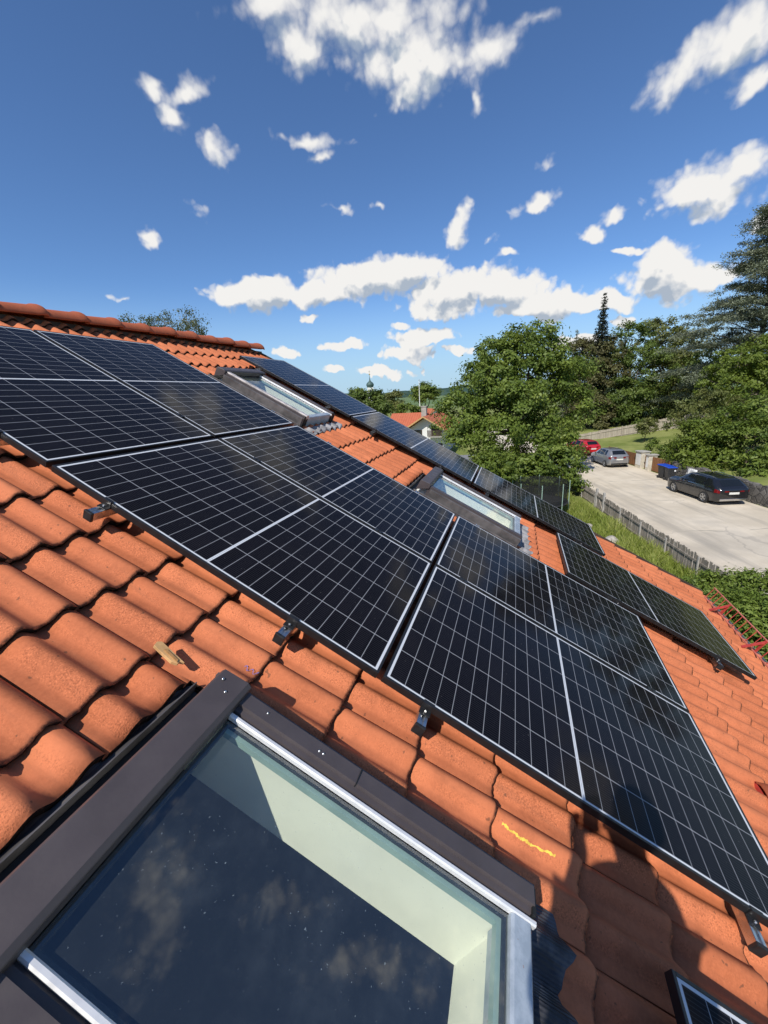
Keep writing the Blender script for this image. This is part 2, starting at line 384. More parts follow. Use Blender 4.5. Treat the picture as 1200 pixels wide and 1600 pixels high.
def glass_material(name, tint=(.95, .995, .935), dirt=.05):
    m = NT(name); o = m.obj()
    tr = m.n('ShaderNodeBsdfTransparent'); tr.inputs[0].default_value = (*tint, 1)
    gl = m.n('ShaderNodeBsdfGlossy'); gl.inputs['Roughness'].default_value = .015; gl.inputs[0].default_value = (1, 1, 1, 1)
    ge = m.n('ShaderNodeNewGeometry'); dt = m.n('ShaderNodeVectorMath', operation='DOT_PRODUCT'); m.L.new(ge.outputs['Normal'], dt.inputs[0]); m.L.new(ge.outputs['Incoming'], dt.inputs[1])
    ca = m.math('ABSOLUTE', dt.outputs['Value'])          # the same Fresnel curve from both sides of the thin pane
    f2 = m.math('MULTIPLY_ADD', m.math('POWER', m.math('SUBTRACT', 1.0, ca, clamp=True), 5.0), .86, .135, clamp=True)
    mx = m.n('ShaderNodeMixShader'); m.L.new(f2, mx.inputs[0]); m.L.new(tr.outputs[0], mx.inputs[1]); m.L.new(gl.outputs[0], mx.inputs[2])
    df = m.n('ShaderNodeBsdfDiffuse'); df.inputs[0].default_value = (.46, .55, .60, 1)  # dust film coloured blue-grey to carry some sky reflection on the pane
    spots = m.math('MULTIPLY', m.step(m.noise(o, 110, 2, .6), .685, .73), m.step(m.noise(o, 3.5, 3), .35, .6))
    spots = m.math('MULTIPLY', spots, 1.9)
    film = m.math('MULTIPLY', m.step(m.noise(o, 4, 6, .65), .42, .8), .35)
    dm = m.math('MULTIPLY_ADD', m.math('MAXIMUM', spots, film), dirt, .028)
    mx2 = m.n('ShaderNodeMixShader'); m.L.new(dm, mx2.inputs[0]); m.L.new(mx.outputs[0], mx2.inputs[1]); m.L.new(df.outputs[0], mx2.inputs[2])
    m.L.new(mx2.outputs[0], m.out.inputs['Surface']); m.N.remove(m.p)
    return m.m
M['glass'] = glass_material('dusty_sky_tinted_glass', dirt=.16)
m = NT('crimped_lead_apron'); o_ = m.obj(); x_, y_, z_ = m.xyz(o_)[:3]
w_ = m.math('SINE', m.math('MULTIPLY', x_, 2 * math.pi / .010)); n_ = m.noise(o_, 30, 4)
m.set(col=m.mix(m.step(m.noise(o_, 16, 4), .4, .7), (.035, .035, .04), (.10, .10, .11)), rough=.45, metal=.35)
m.bump(m.math('ADD', m.math('MULTIPLY', w_, .35), n_), .6, .004); M['lead'] = m.m
M['lead_pale'] = simple('weathered_pale_lead', (.27, .26, .26), .7, .1, .35, 18, bump=.6, bscale=24)
M['worn_sheen_cap'] = simple('worn_sheen_cover_strip', (.52, .47, .44), .4, .3, .3, 12)  # worn strip made paler to carry the cover's bright reflection
M['red_paint'] = simple('red_painted_steel', (.42, .045, .035), .5, 0, .2, 12)
M['red_rail'] = simple('faded_red_steel_rail', (.50, .16, .12), .55, 0, .2, 12)
M['chalk_yellow'] = simple('yellow_crayon', (.74, .52, .08), .9, 0, .2, 60)
M['chalk_blue'] = simple('blue_crayon', (.16, .18, .50), .9, 0, .2, 60)
M['wood_new'] = simple('fresh_pine', (.62, .36, .15), .7, 0, .2, 30)
M['wall_white'] = simple('white_render', (.74, .73, .70), .9, 0, .05, 1.5, bump=.1, bscale=60)
M['wood_dark'] = simple('dark_stained_timber', (.055, .034, .022), .7, 0, .3, 5)
def plank_material(name, c0, c1, axis=0, pitch=.1):
    m = NT(name); o = m.obj(); c = m.xyz(o)[axis]
    wn = m.n('ShaderNodeTexWhiteNoise', noise_dimensions='1D'); m.L.new(m.math('FLOOR', m.math('DIVIDE', c, pitch)), wn.inputs['W'])
    b = m.mix(wn.outputs['Value'], c0, c1)
    mp = m.n('ShaderNodeMapping'); mp.inputs['Scale'].default_value = (14, 14, 1.2); m.L.new(o, mp.inputs[0])
    b = m.mix(m.math('MULTIPLY', m.step(m.noise(mp.outputs[0], 1.5, 5, .65), .4, .7), .5), b, tuple(x * .55 for x in c0))
    m.set(col=b, rough=.85, spec=.2); return m.m
M['grey_wood'] = plank_material('weathered_grey_wood', (.20, .175, .145), (.36, .32, .27))
M['pale_wood'] = plank_material('silvered_fence_wood', (.36, .31, .25), (.50, .44, .36))
M['brown_wood'] = plank_material('brown_stained_wood', (.22, .105, .048), (.30, .145, .068))
M['bark'] = simple('tree_bark', (.11, .085, .065), .9, 0, .35, 4, bump=.6, bscale=8)
M['bark_pale'] = simple('pale_bark', (.34, .31, .27), .9, 0, .3, 5)
def leaf_material(name, cols, trans=.3):
    m = NT(name); v = m.attr('var')
    r_ = m.n('ShaderNodeValToRGB'); el = r_.color_ramp.elements
    while len(el) < len(cols): el.new(.5)
    for i, c in enumerate(cols): el[i].position = i / (len(cols) - 1); el[i].color = (*c, 1)
    m.L.new(v, r_.inputs[0])
    m.set(col=r_.outputs[0], rough=.55, spec=.35)
    tl = m.n('ShaderNodeBsdfTranslucent'); hs = m.n('ShaderNodeHueSaturation'); hs.inputs['Hue'].default_value = .485; hs.inputs['Value'].default_value = 1.5; m.L.new(r_.outputs[0], hs.inputs['Color']); m.L.new(hs.outputs[0], tl.inputs[0])
    mx = m.n('ShaderNodeMixShader'); mx.inputs[0].default_value = trans; m.L.new(m.p.outputs[0], mx.inputs[1]); m.L.new(tl.outputs[0], mx.inputs[2])
    m.L.new(mx.outputs[0], m.out.inputs['Surface']); return m.m
M['leaf_walnut'] = leaf_material('broad_green_leaves', [(.062, .10, .016), (.13, .185, .027), (.21, .265, .05)])
M['leaf_dark'] = leaf_material('deep_green_leaves', [(.050, .082, .015), (.10, .147, .026), (.16, .205, .042)])
M['leaf_olive'] = leaf_material('olive_green_leaves', [(.078, .098, .022), (.135, .155, .04), (.21, .215, .07)])
M['leaf_copper'] = leaf_material('copper_tinged_leaves', [(.075, .068, .026), (.115, .108, .038), (.13, .145, .045)])
M['leaf_bright'] = leaf_material('bright_green_leaves', [(.075, .115, .014), (.125, .172, .021), (.185, .235, .040)])
M['leaf_cedar'] = leaf_material('blue_green_needles', [(.11, .13, .078), (.175, .20, .125), (.25, .275, .19)], .1)
M['leaf_spruce'] = leaf_material('dark_spruce_needles', [(.014, .022, .012), (.026, .036, .018), (.040, .050, .026)], .1)
M['leaf_birch'] = leaf_material('small_grey_green_leaves', [(.060, .078, .032), (.10, .12, .05), (.15, .165, .08)])
M['leaf_laurel'] = leaf_material('glossy_laurel_leaves', [(.075, .12, .016), (.14, .20, .028), (.23, .29, .06)])
M['leaf_grass'] = leaf_material('grass_blades', [(.15, .20, .03), (.26, .32, .06), (.44, .45, .15)], .35)

# ------------------------------------------------------------------ terrain, road, field, hills
def smooth(a, b, x):
    t = np.clip((x - a) / (b - a), 0, 1); return t * t * (3 - 2 * t)
def terrain(r_, s_):
    r_ = np.asarray(r_, float); s_ = np.asarray(s_, float)
    z = np.full(np.broadcast(r_, s_).shape, G) - .02
    wallside = 1 - smooth(33, 40, r_)
    bank = smooth(19.15, 20.2, s_) * (.75 * wallside) + .10 * np.clip(s_ - 19.4, 0, 30) * (1 - smooth(60, 110, r_))
    z = z + bank
    z = z - 1.4 * smooth(70, 220, r_) - 4.0 * smooth(250, 900, r_)
    z = z - .25 * (1 - smooth(8.5, 10.2, s_)) * smooth(5, 10, r_) * (1 - smooth(30, 60, r_))
    return z
def tz(r_, s_): return float(terrain(r_, s_))
ra = np.concatenate([[-400, -150, -80], np.arange(-40, 90, 1.0), [95, 105, 120, 140, 170, 210, 260, 330, 420, 550, 700, 900, 1300, 2000, 3200, 5000]])
sa = np.concatenate([[-3000, -1500, -700, -300, -150, -80, -50], np.arange(-30, 45, .5), [47, 52, 60, 80, 120, 200, 400, 900, 2000, 3500]])
RR, SS = np.meshgrid(ra, sa, indexing='ij'); ZZ = terrain(RR, SS)
ZZ = ZZ + np.where((SS > 19.3) | (SS < 10), 1, 0) * .05 * np.sin(RR * 1.3 + 2 * np.sin(SS * .9)) * np.cos(SS * 1.1) * (np.abs(RR) < 80)
P = np.array([CAMP.x, CAMP.y, 0]) + RR[..., None] * np.array(RH) + SS[..., None] * np.array(SH) + ZZ[..., None] * np.array([0, 0, 1])
nr, ns = len(ra), len(sa)
ids = np.arange(nr * ns).reshape(nr, ns)
fq = np.stack([ids[:-1, :-1], ids[:-1, 1:], ids[1:, 1:], ids[1:, :-1]], -1).reshape(-1, 4)
me = bpy.data.meshes.new('ground'); me.from_pydata(P.reshape(-1, 3).tolist(), [], fq[:, ::-1].tolist())
m = NT('meadow_ground'); geo = m.n('ShaderNodeNewGeometry').outputs['Position']
n1 = m.noise(geo, .35, 5, .6); n2 = m.noise(geo, 6, 5, .7)
c_ = m.mix(m.step(n1, .35, .65), (.14, .18, .04), (.26, .28, .09))
c_ = m.mix(m.math('MULTIPLY', m.step(n2, .45, .7), .5), c_, (.20, .18, .085))
gx = m.xyz(geo)
far = m.step(gx[0], 160, 320)
mpf = m.n('ShaderNodeMapping'); mpf.inputs['Scale'].default_value = (.02, .004, 1); m.L.new(geo, mpf.inputs[0])
fld = m.mix(m.step(m.noise(mpf.outputs[0], 1, 2), .42, .58), (.19, .24, .12), (.10, .16, .06))
c_ = m.mix(far, c_, fld)
m.set(col=c_, rough=.95, spec=.1); m.bump(n2, .6, .05); M['ground'] = m.m
ground = link_mesh('ground', me, M['ground'], smooth=180); tag(ground, kind='structure')

m = NT('old_pale_asphalt'); o_ = m.obj()
b_ = m.mix(m.step(m.noise(o_, .5, 5, .6), .35, .68), (.54, .47, .365), (.66, .58, .46))
mp_ = m.n('ShaderNodeMapping'); mp_.inputs['Scale'].default_value = (.12, 1.3, 1); m.L.new(o_, mp_.inputs[0])
b_ = m.mix(m.math('MULTIPLY', m.step(m.noise(mp_.outputs[0], 1.0, 5, .6), .48, .7), .45), b_, (.24, .22, .19))
vor = m.n('ShaderNodeTexVoronoi', feature='DISTANCE_TO_EDGE'); vor.inputs['Scale'].default_value = .16
wv = m.n('ShaderNodeVectorMath', operation='MULTIPLY_ADD'); m.L.new(m.noise(o_, .9, 4, .6, True), wv.inputs[0]); wv.inputs[1].default_value = (1.6, 1.6, 0); m.L.new(o_, wv.inputs[2]); m.L.new(wv.outputs[0], vor.inputs['Vector'])
crk = m.math('MULTIPLY', m.step(vor.outputs['Distance'], .008, .002), m.step(m.noise(o_, .25, 3), .5, .6))
b_ = m.mix(m.math('MULTIPLY', crk, .3), b_, (.15, .14, .13))
jx = m.xyz(o_)[0]; jw = m.math('ADD', jx, m.math('MULTIPLY', m.noise(o_, .5, 3), 1.2))
jn = m.math('ABSOLUTE', m.math('SUBTRACT', m.math('FRACT', m.math('MULTIPLY', jw, 1 / 5.5)), .5))
b_ = m.mix(m.math('MULTIPLY', m.step(jn, .012, .004), m.math('MULTIPLY', m.step(m.noise(o_, .7, 3), .4, .6), .45)), b_, (.17, .16, .14))
b_ = m.mix(m.math('MULTIPLY', m.step(m.noise(o_, .22, 3), .56, .62), .28), b_, (.30, .28, .25))
b_ = m.mix(m.math('MULTIPLY', m.step(m.noise(o_, 30, 4, .8), .5, .75), .3), b_, (.22, .20, .18))
m.set(col=b_, rough=.9, spec=.2); m.bump(m.noise(o_, 60, 4), .3, .01); M['road'] = m.m
RM = T(rs(0, 0, 0), RYAW)              # local x = r, local y = -s
mb = MB(); NRO = 40
rr = np.linspace(-30, 75, NRO)
for i in range(NRO - 1):
    e_ = lambda r_: -(9.95 + (min(max(r_, 9), 29) - 12.2) * .0677 + .06)
    mb.quad((rr[i], -18.85, G + .004), (rr[i + 1], -18.85, G + .004), (rr[i + 1], e_(rr[i + 1]), G + .004), (rr[i], e_(rr[i]), G + .004))
tag(mb.build('road', M['road'], None, RM), kind='structure')
# grey paved yard seen below the big tree
mb = MB(); mb.quad((26, -7.0, G + .004), (44, -7.0, G + .004), (44, 4.5, G + .004), (26, 4.5, G + .004))
M['paving'] = simple('grey_paving', (.20, .20, .205), .9, 0, .15, .8, bump=.2, bscale=20)
mb2 = MB(); mb2.quad((30, -3.0, G + .012), (41, -3.0, G + .012), (41, 6.0, G + .012), (30, 6.0, G + .012))
tag(mb2.build('yard_paving', M['paving'], None, RM), kind='structure')
# wooded hills on the horizon
hv = []; hf = []; K = 160
for i in range(K + 1):
    t = i / K; s_ = -1500 + 2600 * t
    h = 30 + 16 * math.sin(t * 6.0 + .5) + 7 * math.sin(t * 17 + 1) + 3.5 * math.sin(t * 47) + 1.6 * math.sin(t * 190) + 1.2 * random.random()
    h = max(6, h + 26 * math.exp(-((t - .66) / .12) ** 2))
    for (dr, hh) in ((0, -2), (60, h * .55), (140, h * .9), (260, h), (600, h * .4), (800, -4)):
        p = rs(1900 + dr, s_, -12 + hh); hv.append(p)
for i in range(K):
    for j in range(5):
        a = i * 6 + j; hf.append((a, a + 6, a + 7, a + 1))
me = bpy.data.meshes.new('hills'); me.from_pydata([tuple(p) for p in hv], [], hf)
m = NT('haze_tinted_forest'); geo = m.n('ShaderNodeNewGeometry').outputs['Position']
m.set(col=m.mix(m.step(m.noise(geo, .03, 5, .7), .35, .65), (.030, .060, .050), (.062, .098, .075)), rough=1, spec=0)  # blue-green tint of distance haze mixed into the forest colour
M['hills'] = m.m
tag(link_mesh('hills', me, M['hills'], smooth=60), kind='structure')

# ------------------------------------------------------------------ the tiled house under the camera
RIDGE_V, EAVE_V, VERGE_U, NEAR_U = -2.42, 5.48, 5.13, -4.2
HP = T((.5, -1.5, G))
house = thing('tiled_house', 'house under the camera with orange terracotta tile roof, roof windows and white verge', 'house', HP)
UJ0, VN0, GAUGE = -.088, 1.364, .334
def hump(x, c, w, h):
    t = np.abs(x - c) / w
    return h * np.where(t < 1, (.5 + .5 * np.cos(np.pi * np.clip(t, 0, 1))) ** .72, 0)
def prof(x):
    x = np.asarray(x, float)
    return hump(x, .098, .056, .037) + hump(x, .246, .058, .037) + np.where(x < -.002, -.008, 0)
TX = np.concatenate([[-.016, -.003], np.linspace(0, .15, 13)[0:], np.linspace(.162, .288, 12)])
def tile_n(u, v):
    x = (u - UJ0) % .3; y = ((v - VN0) % GAUGE) / GAUGE
    return float(-.132 - .026 * (1 - y) + prof(x))
SKY = [(-1.245, -.372, 1.190, 2.46), (2.62, 3.50, -1.375, -.115), (2.62, 3.50, 1.190, 2.46)]   # roof window openings: u0,u1,v0,v1
bm = bmesh.new()
uvl = bm.loops.layers.uv.new('UVMap'); rl = bm.verts.layers.float.new('rnd')
def add_tile(b, uv_l, r_l, k, j, v_hi, cuts):
    u0 = UJ0 + .3 * k; rr_ = random.random(); dz = random.uniform(-.003, .003); tw = random.uniform(-.007, .007); du = random.uniform(-.0025, .0025)
    ys = [-.05, .10, .22, .300, .322, .334]; dv = random.uniform(-.004, .004); xs = list(TX)
    if cuts:
        du = dv = 0
        for (su0, su1, sv0, sv1) in cuts:
            xs += [x for x in (su0 - u0, su1 - u0) if xs[0] < x < TX[-1]]
            ys += [y for y in (sv0 - v_hi + GAUGE, sv1 - v_hi + GAUGE) if -.05 < y < .334]
        xs = sorted(xs); ys = sorted(ys)
    rows = []
    pn = prof(np.array(xs))
    for yi, y in enumerate(ys):
        v = v_hi - GAUGE + y
        base = -.132 - .026 * (1 - y / GAUGE) + dz + tw * (y - .17)
        near_nose = y > .31; last = y > .333
        dn = -.0075 if last else (-.0015 if near_nose else 0)
        row = []
        for xi, x in enumerate(xs):
            jv = random.uniform(-.0025, .0025) if near_nose else 0
            row.append((b.verts.new((u0 + x + du, -(v + dv + (jv if last else 0)), base + pn[xi] + dn + (jv * .4))), x, y)); row[-1][0][r_l] = rr_
        rows.append(row)
    for a in range(len(rows) - 1):
        for i in range(len(xs) - 1):
            if cuts:
                cu = u0 + (xs[i] + xs[i + 1]) / 2; cv = v_hi - GAUGE + (ys[a] + ys[a + 1]) / 2
                if any(q[0] < cu < q[1] and q[2] < cv < q[3] for q in cuts): continue
            quad = [rows[a][i], rows[a + 1][i], rows[a + 1][i + 1], rows[a][i + 1]]
            f_ = b.faces.new([q[0] for q in quad]); f_.smooth = True
            for lp, q in zip(f_.loops, quad): lp[uv_l].uv = (q[1], q[2])
k0 = int(math.floor((NEAR_U - UJ0) / .3)); k1 = int(math.floor((VERGE_U - UJ0) / .3)) - 1
jmin = math.ceil((RIDGE_V + .05 - VN0) / GAUGE); jmax = math.floor((EAVE_V - VN0) / GAUGE)
for j in range(jmin, jmax + 1):
    v_hi = VN0 + GAUGE * j
    for k in range(k0, k1 + 1):
        ua, ub = UJ0 + .3 * k - .016, UJ0 + .3 * k + .30; va, vb = v_hi - GAUGE - .05, v_hi
        add_tile(bm, uvl, rl, k, j, v_hi, [q for q in SKY if ub > q[0] and ua < q[1] and vb > q[2] and va < q[3]])
bmesh.ops.delete(bm, geom=[q for q in bm.verts if not q.link_faces], context='VERTS')
me = bpy.data.meshes.new('roof_tiles'); bm.normal_update(); bm.to_mesh(me); bm.free()
me.set_sharp_from_angle(angle=R(50))
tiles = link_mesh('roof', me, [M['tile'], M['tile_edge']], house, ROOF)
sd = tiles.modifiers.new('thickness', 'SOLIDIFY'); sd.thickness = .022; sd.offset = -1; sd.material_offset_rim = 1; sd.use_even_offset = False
# battens and sarking below the tiles, with the window holes left open
mb = MB(); us = sorted({NEAR_U, VERGE_U - .02} | {s for q in SKY for s in (q[0], q[1])}); vs_ = sorted({RIDGE_V + .02, EAVE_V - .05} | {s for q in SKY for s in (q[2], q[3])})
for a in range(len(us) - 1):
    for b in range(len(vs_) - 1):
        cu, cv = (us[a] + us[a + 1]) / 2, (vs_[b] + vs_[b + 1]) / 2
        if any(q[0] < cu < q[1] and q[2] < cv < q[3] for q in SKY): continue
        mb.box(us[a], us[a + 1], -vs_[b + 1], -vs_[b], -.24, -.175)
mb.build('roof_deck', M['wood_dark'], house, ROOF)
# the far slope behind the ridge, gables, walls
apex = U(0, RIDGE_V, -.15); eave = U(0, EAVE_V - .1, -.24)
dy = apex.y - eave.y
mb = MB()
YB = apex.y + dy
mb.prism([(apex.y, apex.z), (YB, eave.z), (YB, eave.z - .06), (apex.y, apex.z - .06)], NEAR_U, VERGE_U, 'x')
mb.build('rear_roof_slope', M['tile'], house, IDENT)
mb = MB()
we, wy0, wy1 = .45, eave.y + .55, YB - .55
zt = eave.z + .25
prof_w = [(wy0, G), (wy1, G), (wy1, zt), (apex.y, apex.z - .28), (wy0, zt)]
for (x0, x1) in ((NEAR_U + we, NEAR_U + we + .3), (VERGE_U - we - .3, VERGE_U - we)): mb.prism(prof_w, x0, x1, 'x')
mb.box(NEAR_U + we + .3, VERGE_U - we - .3, wy0, wy0 + .3, G, zt); mb.box(NEAR_U + we + .3, VERGE_U - we - .3, wy1 - .3, wy1, G, zt)
mb.build('wall', M['wall_white'], house, IDENT)
# verge board and gutter
mb = MB(); mb.box(VERGE_U - .02, VERGE_U + .012, -EAVE_V + .04, -RIDGE_V, -.30, -.118); mb.build('verge_board', M['wood_dark'], house, ROOF)
mb = MB(); g_ = [(.07 * math.cos(a), .07 * math.sin(a)) for a in np.linspace(math.pi, 2 * math.pi, 10)]; g2_ = [(.064 * math.cos(a), .064 * math.sin(a)) for a in np.linspace(2 * math.pi, math.pi, 10)]
ev = U(0, EAVE_V + .03, -.20)
mb.prism(g_ + g2_, NEAR_U, VERGE_U, 'x', Matrix.Translation((0, ev.y, ev.z))); M['zinc'] = simple('grey_zinc', (.30, .31, .32), .45, .6, .15, 6); mb.build('gutter', M['zinc'], house, IDENT, smooth=40)
# ridge caps, each its own part
def ridge_cap(name='ridge_tile'):
    bmx = bmesh.new(); uvx = bmx.loops.layers.uv.new('UVMap'); rx = bmx.verts.layers.float.new('rnd')
    L_ = .42; n = 17; rows = []
    for x, r_, z in ((0, .118, 0), (.05, .119, .002), (.33, .130, .010), (.36, .140, .014), (.395, .141, .015), (.415, .136, .013), (.42, .130, .009)):
        row = []
        for i in range(n):
            a = math.pi * (i / (n - 1)) ; q = bmx.verts.new((x, r_ * 1.05 * math.cos(a), z + r_ * .78 * math.sin(a) - .012)); q[rx] = .5; row.append(q)
        rows.append(row)
    for a in range(len(rows) - 1):
        for i in range(n - 1):
            f_ = bmx.faces.new([rows[a][i], rows[a + 1][i], rows[a + 1][i + 1], rows[a][i + 1]]); f_.smooth = True
            for lp in f_.loops: lp[uvx].uv = (.02, .1)
    bmx.normal_update(); mex = bpy.data.meshes.new(name); bmx.to_mesh(mex); bmx.free(); return mex
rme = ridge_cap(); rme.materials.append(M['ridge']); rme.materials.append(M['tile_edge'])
u_ = VERGE_U - .43; i = 0
while u_ > NEAR_U:
    o = bpy.data.objects.new('ridge_tile', rme); COL.objects.link(o); o.parent = house
    w = Matrix.Translation((u_, apex.y, apex.z + .045 + random.uniform(-.003, .003))) @ Matrix.Rotation(R(random.uniform(-.8, .8)), 4, 'Y'); o.matrix_basis = HP.inverted() @ w
    s_ = o.modifiers.new('thickness', 'SOLIDIFY'); s_.thickness = .016; s_.offset = 1; s_.material_offset_rim = 0
    u_ -= .385; i += 1
mb = MB(); mb.box(NEAR_U, VERGE_U, apex.y - .07, apex.y + .07, apex.z - .08, apex.z + .02); mb.build('ridge_batten', M['wood_dark'], house, IDENT)
# crayon marks on two tiles
def mark(name, pts, w, mat):
    mb = MB(); pr = None
    for i, (u, v) in enumerate(pts):
        jw = w * random.uniform(.25, 1.3)
        a, b = (u - jw / 2, v), (u + jw / 2, v)
        pa = (a[0], -a[1], tile_n(*a) + .0035); pb = (b[0], -b[1], tile_n(*b) + .0035)
        if pr: mb.quad(pr[0], pa, pb, pr[1])
        pr = (pa, pb)
    return mb.build(name, mat, house, ROOF)
mark('yellow_crayon_mark', [(-.168 + -.008 * math.sin(t * 3) + .0015 * math.sin(t * 31), 2.40 + .20 * t) for t in np.linspace(0, 1, 60)], .0075, M['chalk_yellow'])
mark('blue_crayon_mark', [(-.215 + .010 * math.sin(t * 14), 1.300 + .06 * t) for t in np.linspace(0, 1, 16)], .006, M['chalk_blue'])

# ------------------------------------------------------------------ roof windows (parts of the house)
def roof_window(u0, u1, v0, v1, detail, room, bar=0.0):
    """u0..u1, v0..v1: outer edge of the metal covers; hood at the top (small v)"""
    mw = UM(u0, v0, 0); w = u1 - u0; l = v1 - v0
    win = MB()
    cw = .088                                        # side covers
    # stepped side covers; cross-section in (x,z), swept down the slope
    secL = [(0, -.16), (0, -.004), (.050, -.001), (.052, -.014), (.066, -.016), (.068, -.026), (cw - .014, -.028), (cw - .014, -.16)]
    secR = [(w - x, z) for x, z in secL][::-1]
    win.prism(secR, -l, -.118, 'y')
    fr = win.build('roof_window', M['cover'], house, mw)
    win = MB(); win.prism(secL, -l, -.118, 'y'); win.build('side_cover', M['cover'], fr, mw)
    # hood: lid box, slightly raised, with a folded front lip
    hd = MB(); hd.prism([(-.012, .004), (-.020, .016), (-.112, .022), (-.128, .012), (-.128, -.03), (-.008, -.10)], -.012, w + .012, 'x')
    ho = hd.build('hood', M['cover'], fr, mw, bevel=.003)
    if detail:
        for (x, y) in ((w - .028, -.040), (w - .060, -.075), (.045, -.075), (.02, -.04)):
            s = MB(); s.lathe([(.0001, .0045), (.003, .004), (.0045, .002), (.005, 0)], 12, Matrix.Translation((x, y, .020 - .016 * 0))); s.build('rivet', M['alu'], fr, mw, smooth=60)
        for (x, y) in ((w - .03, -.42), (w - .03, -.435), (w - .022, -.22), (.03, -.5)):
            s = MB(); s.lathe([(.0001, .004), (.003, .003), (.0045, 0)], 10, Matrix.Translation((x, y, -.002))); s.build('rivet', M['alu'], fr, mw, smooth=60)
        s = MB(); s.box(w - .053, w + .001, -.565, -.562, -.02, .0006); s.build('cover_joint', M['deepblack'], fr, mw)
    # glazing bars, bottom rail
    for x in (cw - .014, w - cw - .002):
        b = MB(); b.prism([(x, -.034), (x, -.020), (x + .004, -.016), (x + .012, -.016), (x + .016, -.020), (x + .016, -.034)], -l - .012, -.128, 'y'); b.build('glazing_bar', M['silver'], fr, mw, smooth=30)
        if bar and x < w / 2:
            b = MB(); b.prism([(x - bar, -.03), (x - bar, .004), (x - bar + .006, .010), (x - .003, .010), (x - .0005, .004), (x - .0005, -.03)], -l - .01, -.130, 'y'); b.build('worn_sheen_side_cap', M['worn_sheen_cap'], fr, mw)
    b = MB(); b.prism([(-l + .062, -.040), (-l + .062, -.024), (-l + .054, -.018), (-l + .006, -.018), (-l, -.024), (-l, -.15), (-l + .062, -.15)], cw + .003, w - cw - .003, 'x'); b.build('bottom_rail', M['bottomrail'], fr, mw)
    for x in (.004, w - cw + .016):
        b = MB(); b.box(x, x + cw - .020, -l - .006, -l + .004, -.14, -.006); b.build('end_cap', M['deepblack'], fr, mw)
    # glass pane with a dark edge seal
    g0, g1 = cw + .002, w - cw - .002
    b = MB(); b.quad((g0, -l + .063, -.037), (g1, -l + .063, -.037), (g1, -.128, -.037), (g0, -.128, -.037)); b.build('pane', M['glass'], fr, mw)
    b = MB()
    b.box(g0, g0 + .012, -l + .063, -.128, -.062, -.041); b.box(g1 - .012, g1, -l + .063, -.128, -.062, -.041); b.box(g0 + .012, g1 - .012, -l + .063, -l + .075, -.062, -.041); b.box(g0 + .012, g1 - .012, -.143, -.128, -.062, -.041)
    b.build('seal', M['deepblack'], fr, mw)
    b = MB()
    b.box(g1 - .026, g1 - .012, -l + .075, -.143, -.075, -.052); b.box(g0 + .012, g1 - .026, -l + .075, -l + .089, -.075, -.052)
    b.build('pane_spacer', M['gasketgreen'], fr, mw)
    # painted lining, splayed a little
    zb = -.385
    a0, a1, c0, c1 = g0 - .004, g1 + .004, -l + .045, -.112
    b = MB(); t_ = .02
    [b.prism([(c0 - t_, -.066), (c1 + t_, -.066), (c1 + .32, zb), (c0 - t_, zb)], xa, xa + t_, 'x') for xa in (a0 - t_, a1)]; b.box(a0, a1, c0 - t_, c0, zb, -.066); b.prism([(c1, -.066), (c1 + .30, zb), (c1 + .32, zb), (c1 + t_, -.066)], a0, a1, 'x')
    b.build('lining', M['lining'], fr, mw)
    # the dim room underneath
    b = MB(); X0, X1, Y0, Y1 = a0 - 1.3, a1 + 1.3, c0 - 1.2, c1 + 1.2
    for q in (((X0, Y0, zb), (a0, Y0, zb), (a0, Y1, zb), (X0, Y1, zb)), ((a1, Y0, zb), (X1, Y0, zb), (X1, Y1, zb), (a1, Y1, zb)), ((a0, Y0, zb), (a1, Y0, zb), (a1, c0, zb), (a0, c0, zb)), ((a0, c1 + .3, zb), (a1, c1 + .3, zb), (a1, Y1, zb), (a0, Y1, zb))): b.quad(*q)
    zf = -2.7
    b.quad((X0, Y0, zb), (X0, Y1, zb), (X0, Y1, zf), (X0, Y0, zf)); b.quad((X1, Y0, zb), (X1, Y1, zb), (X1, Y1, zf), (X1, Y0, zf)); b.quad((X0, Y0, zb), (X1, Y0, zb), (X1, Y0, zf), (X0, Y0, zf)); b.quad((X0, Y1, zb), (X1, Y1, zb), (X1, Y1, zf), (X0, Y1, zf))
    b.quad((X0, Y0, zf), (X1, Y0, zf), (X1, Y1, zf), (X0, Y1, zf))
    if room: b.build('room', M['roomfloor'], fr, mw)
    # flashing: gutter sheet above, side skirts, corrugated lead apron below
    b = MB()
    b.prism([(.115, -.172), (.092, -.166), (.066, -.140), (.063, -.118), (.059, -.118), (.057, -.195), (.115, -.195)], -.10, w + .012, 'x')
    b.box(-.10, -.001, -l, -.0, -.165, -.150); b.box(w + .001, w + .016, -l - .012, 0, -.165, -.020)
    b.prism([(-.10, -.15), (-.10, -.085), (-.094, -.08), (-.094, -.15)], -l, 0.0, 'y')
    b.prism([(-.052, -.15), (-.052, -.020), (-.040, -.014), (-.036, -.02), (-.036, -.15)], -l, -.15, 'y')
    b.box(-.036, -.001, -l, -.15, -.15, -.030)
    b.build('flashing', M['flash'], fr, mw)
    b = MB(); b.box(-.08, w + .008, -.02, .0565, -.21, -.160); b.build('gap_shade_channel', M['deepblack'], fr, mw)  # channel floor coloured black, standing in for the gap's deep shade
    b = MB(); nx, ny = 46, 10; vs2 = []; x0, x1 = -.06, w + .055
    for j in range(ny + 1):
        for i in range(nx + 1):
            x = x0 + (x1 - x0) * i / nx; dv = .015 + (.150 + .016 * math.sin(x * 38) + .008 * math.sin(x * 91)) * j / ny
            tn = tile_n(u0 + x, v0 + l + dv); vs2.append((x, -l - dv, (tn * min(1, j / 3) + -.14 * (1 - min(1, j / 3))) + .008 + random.uniform(-.001, .001)))
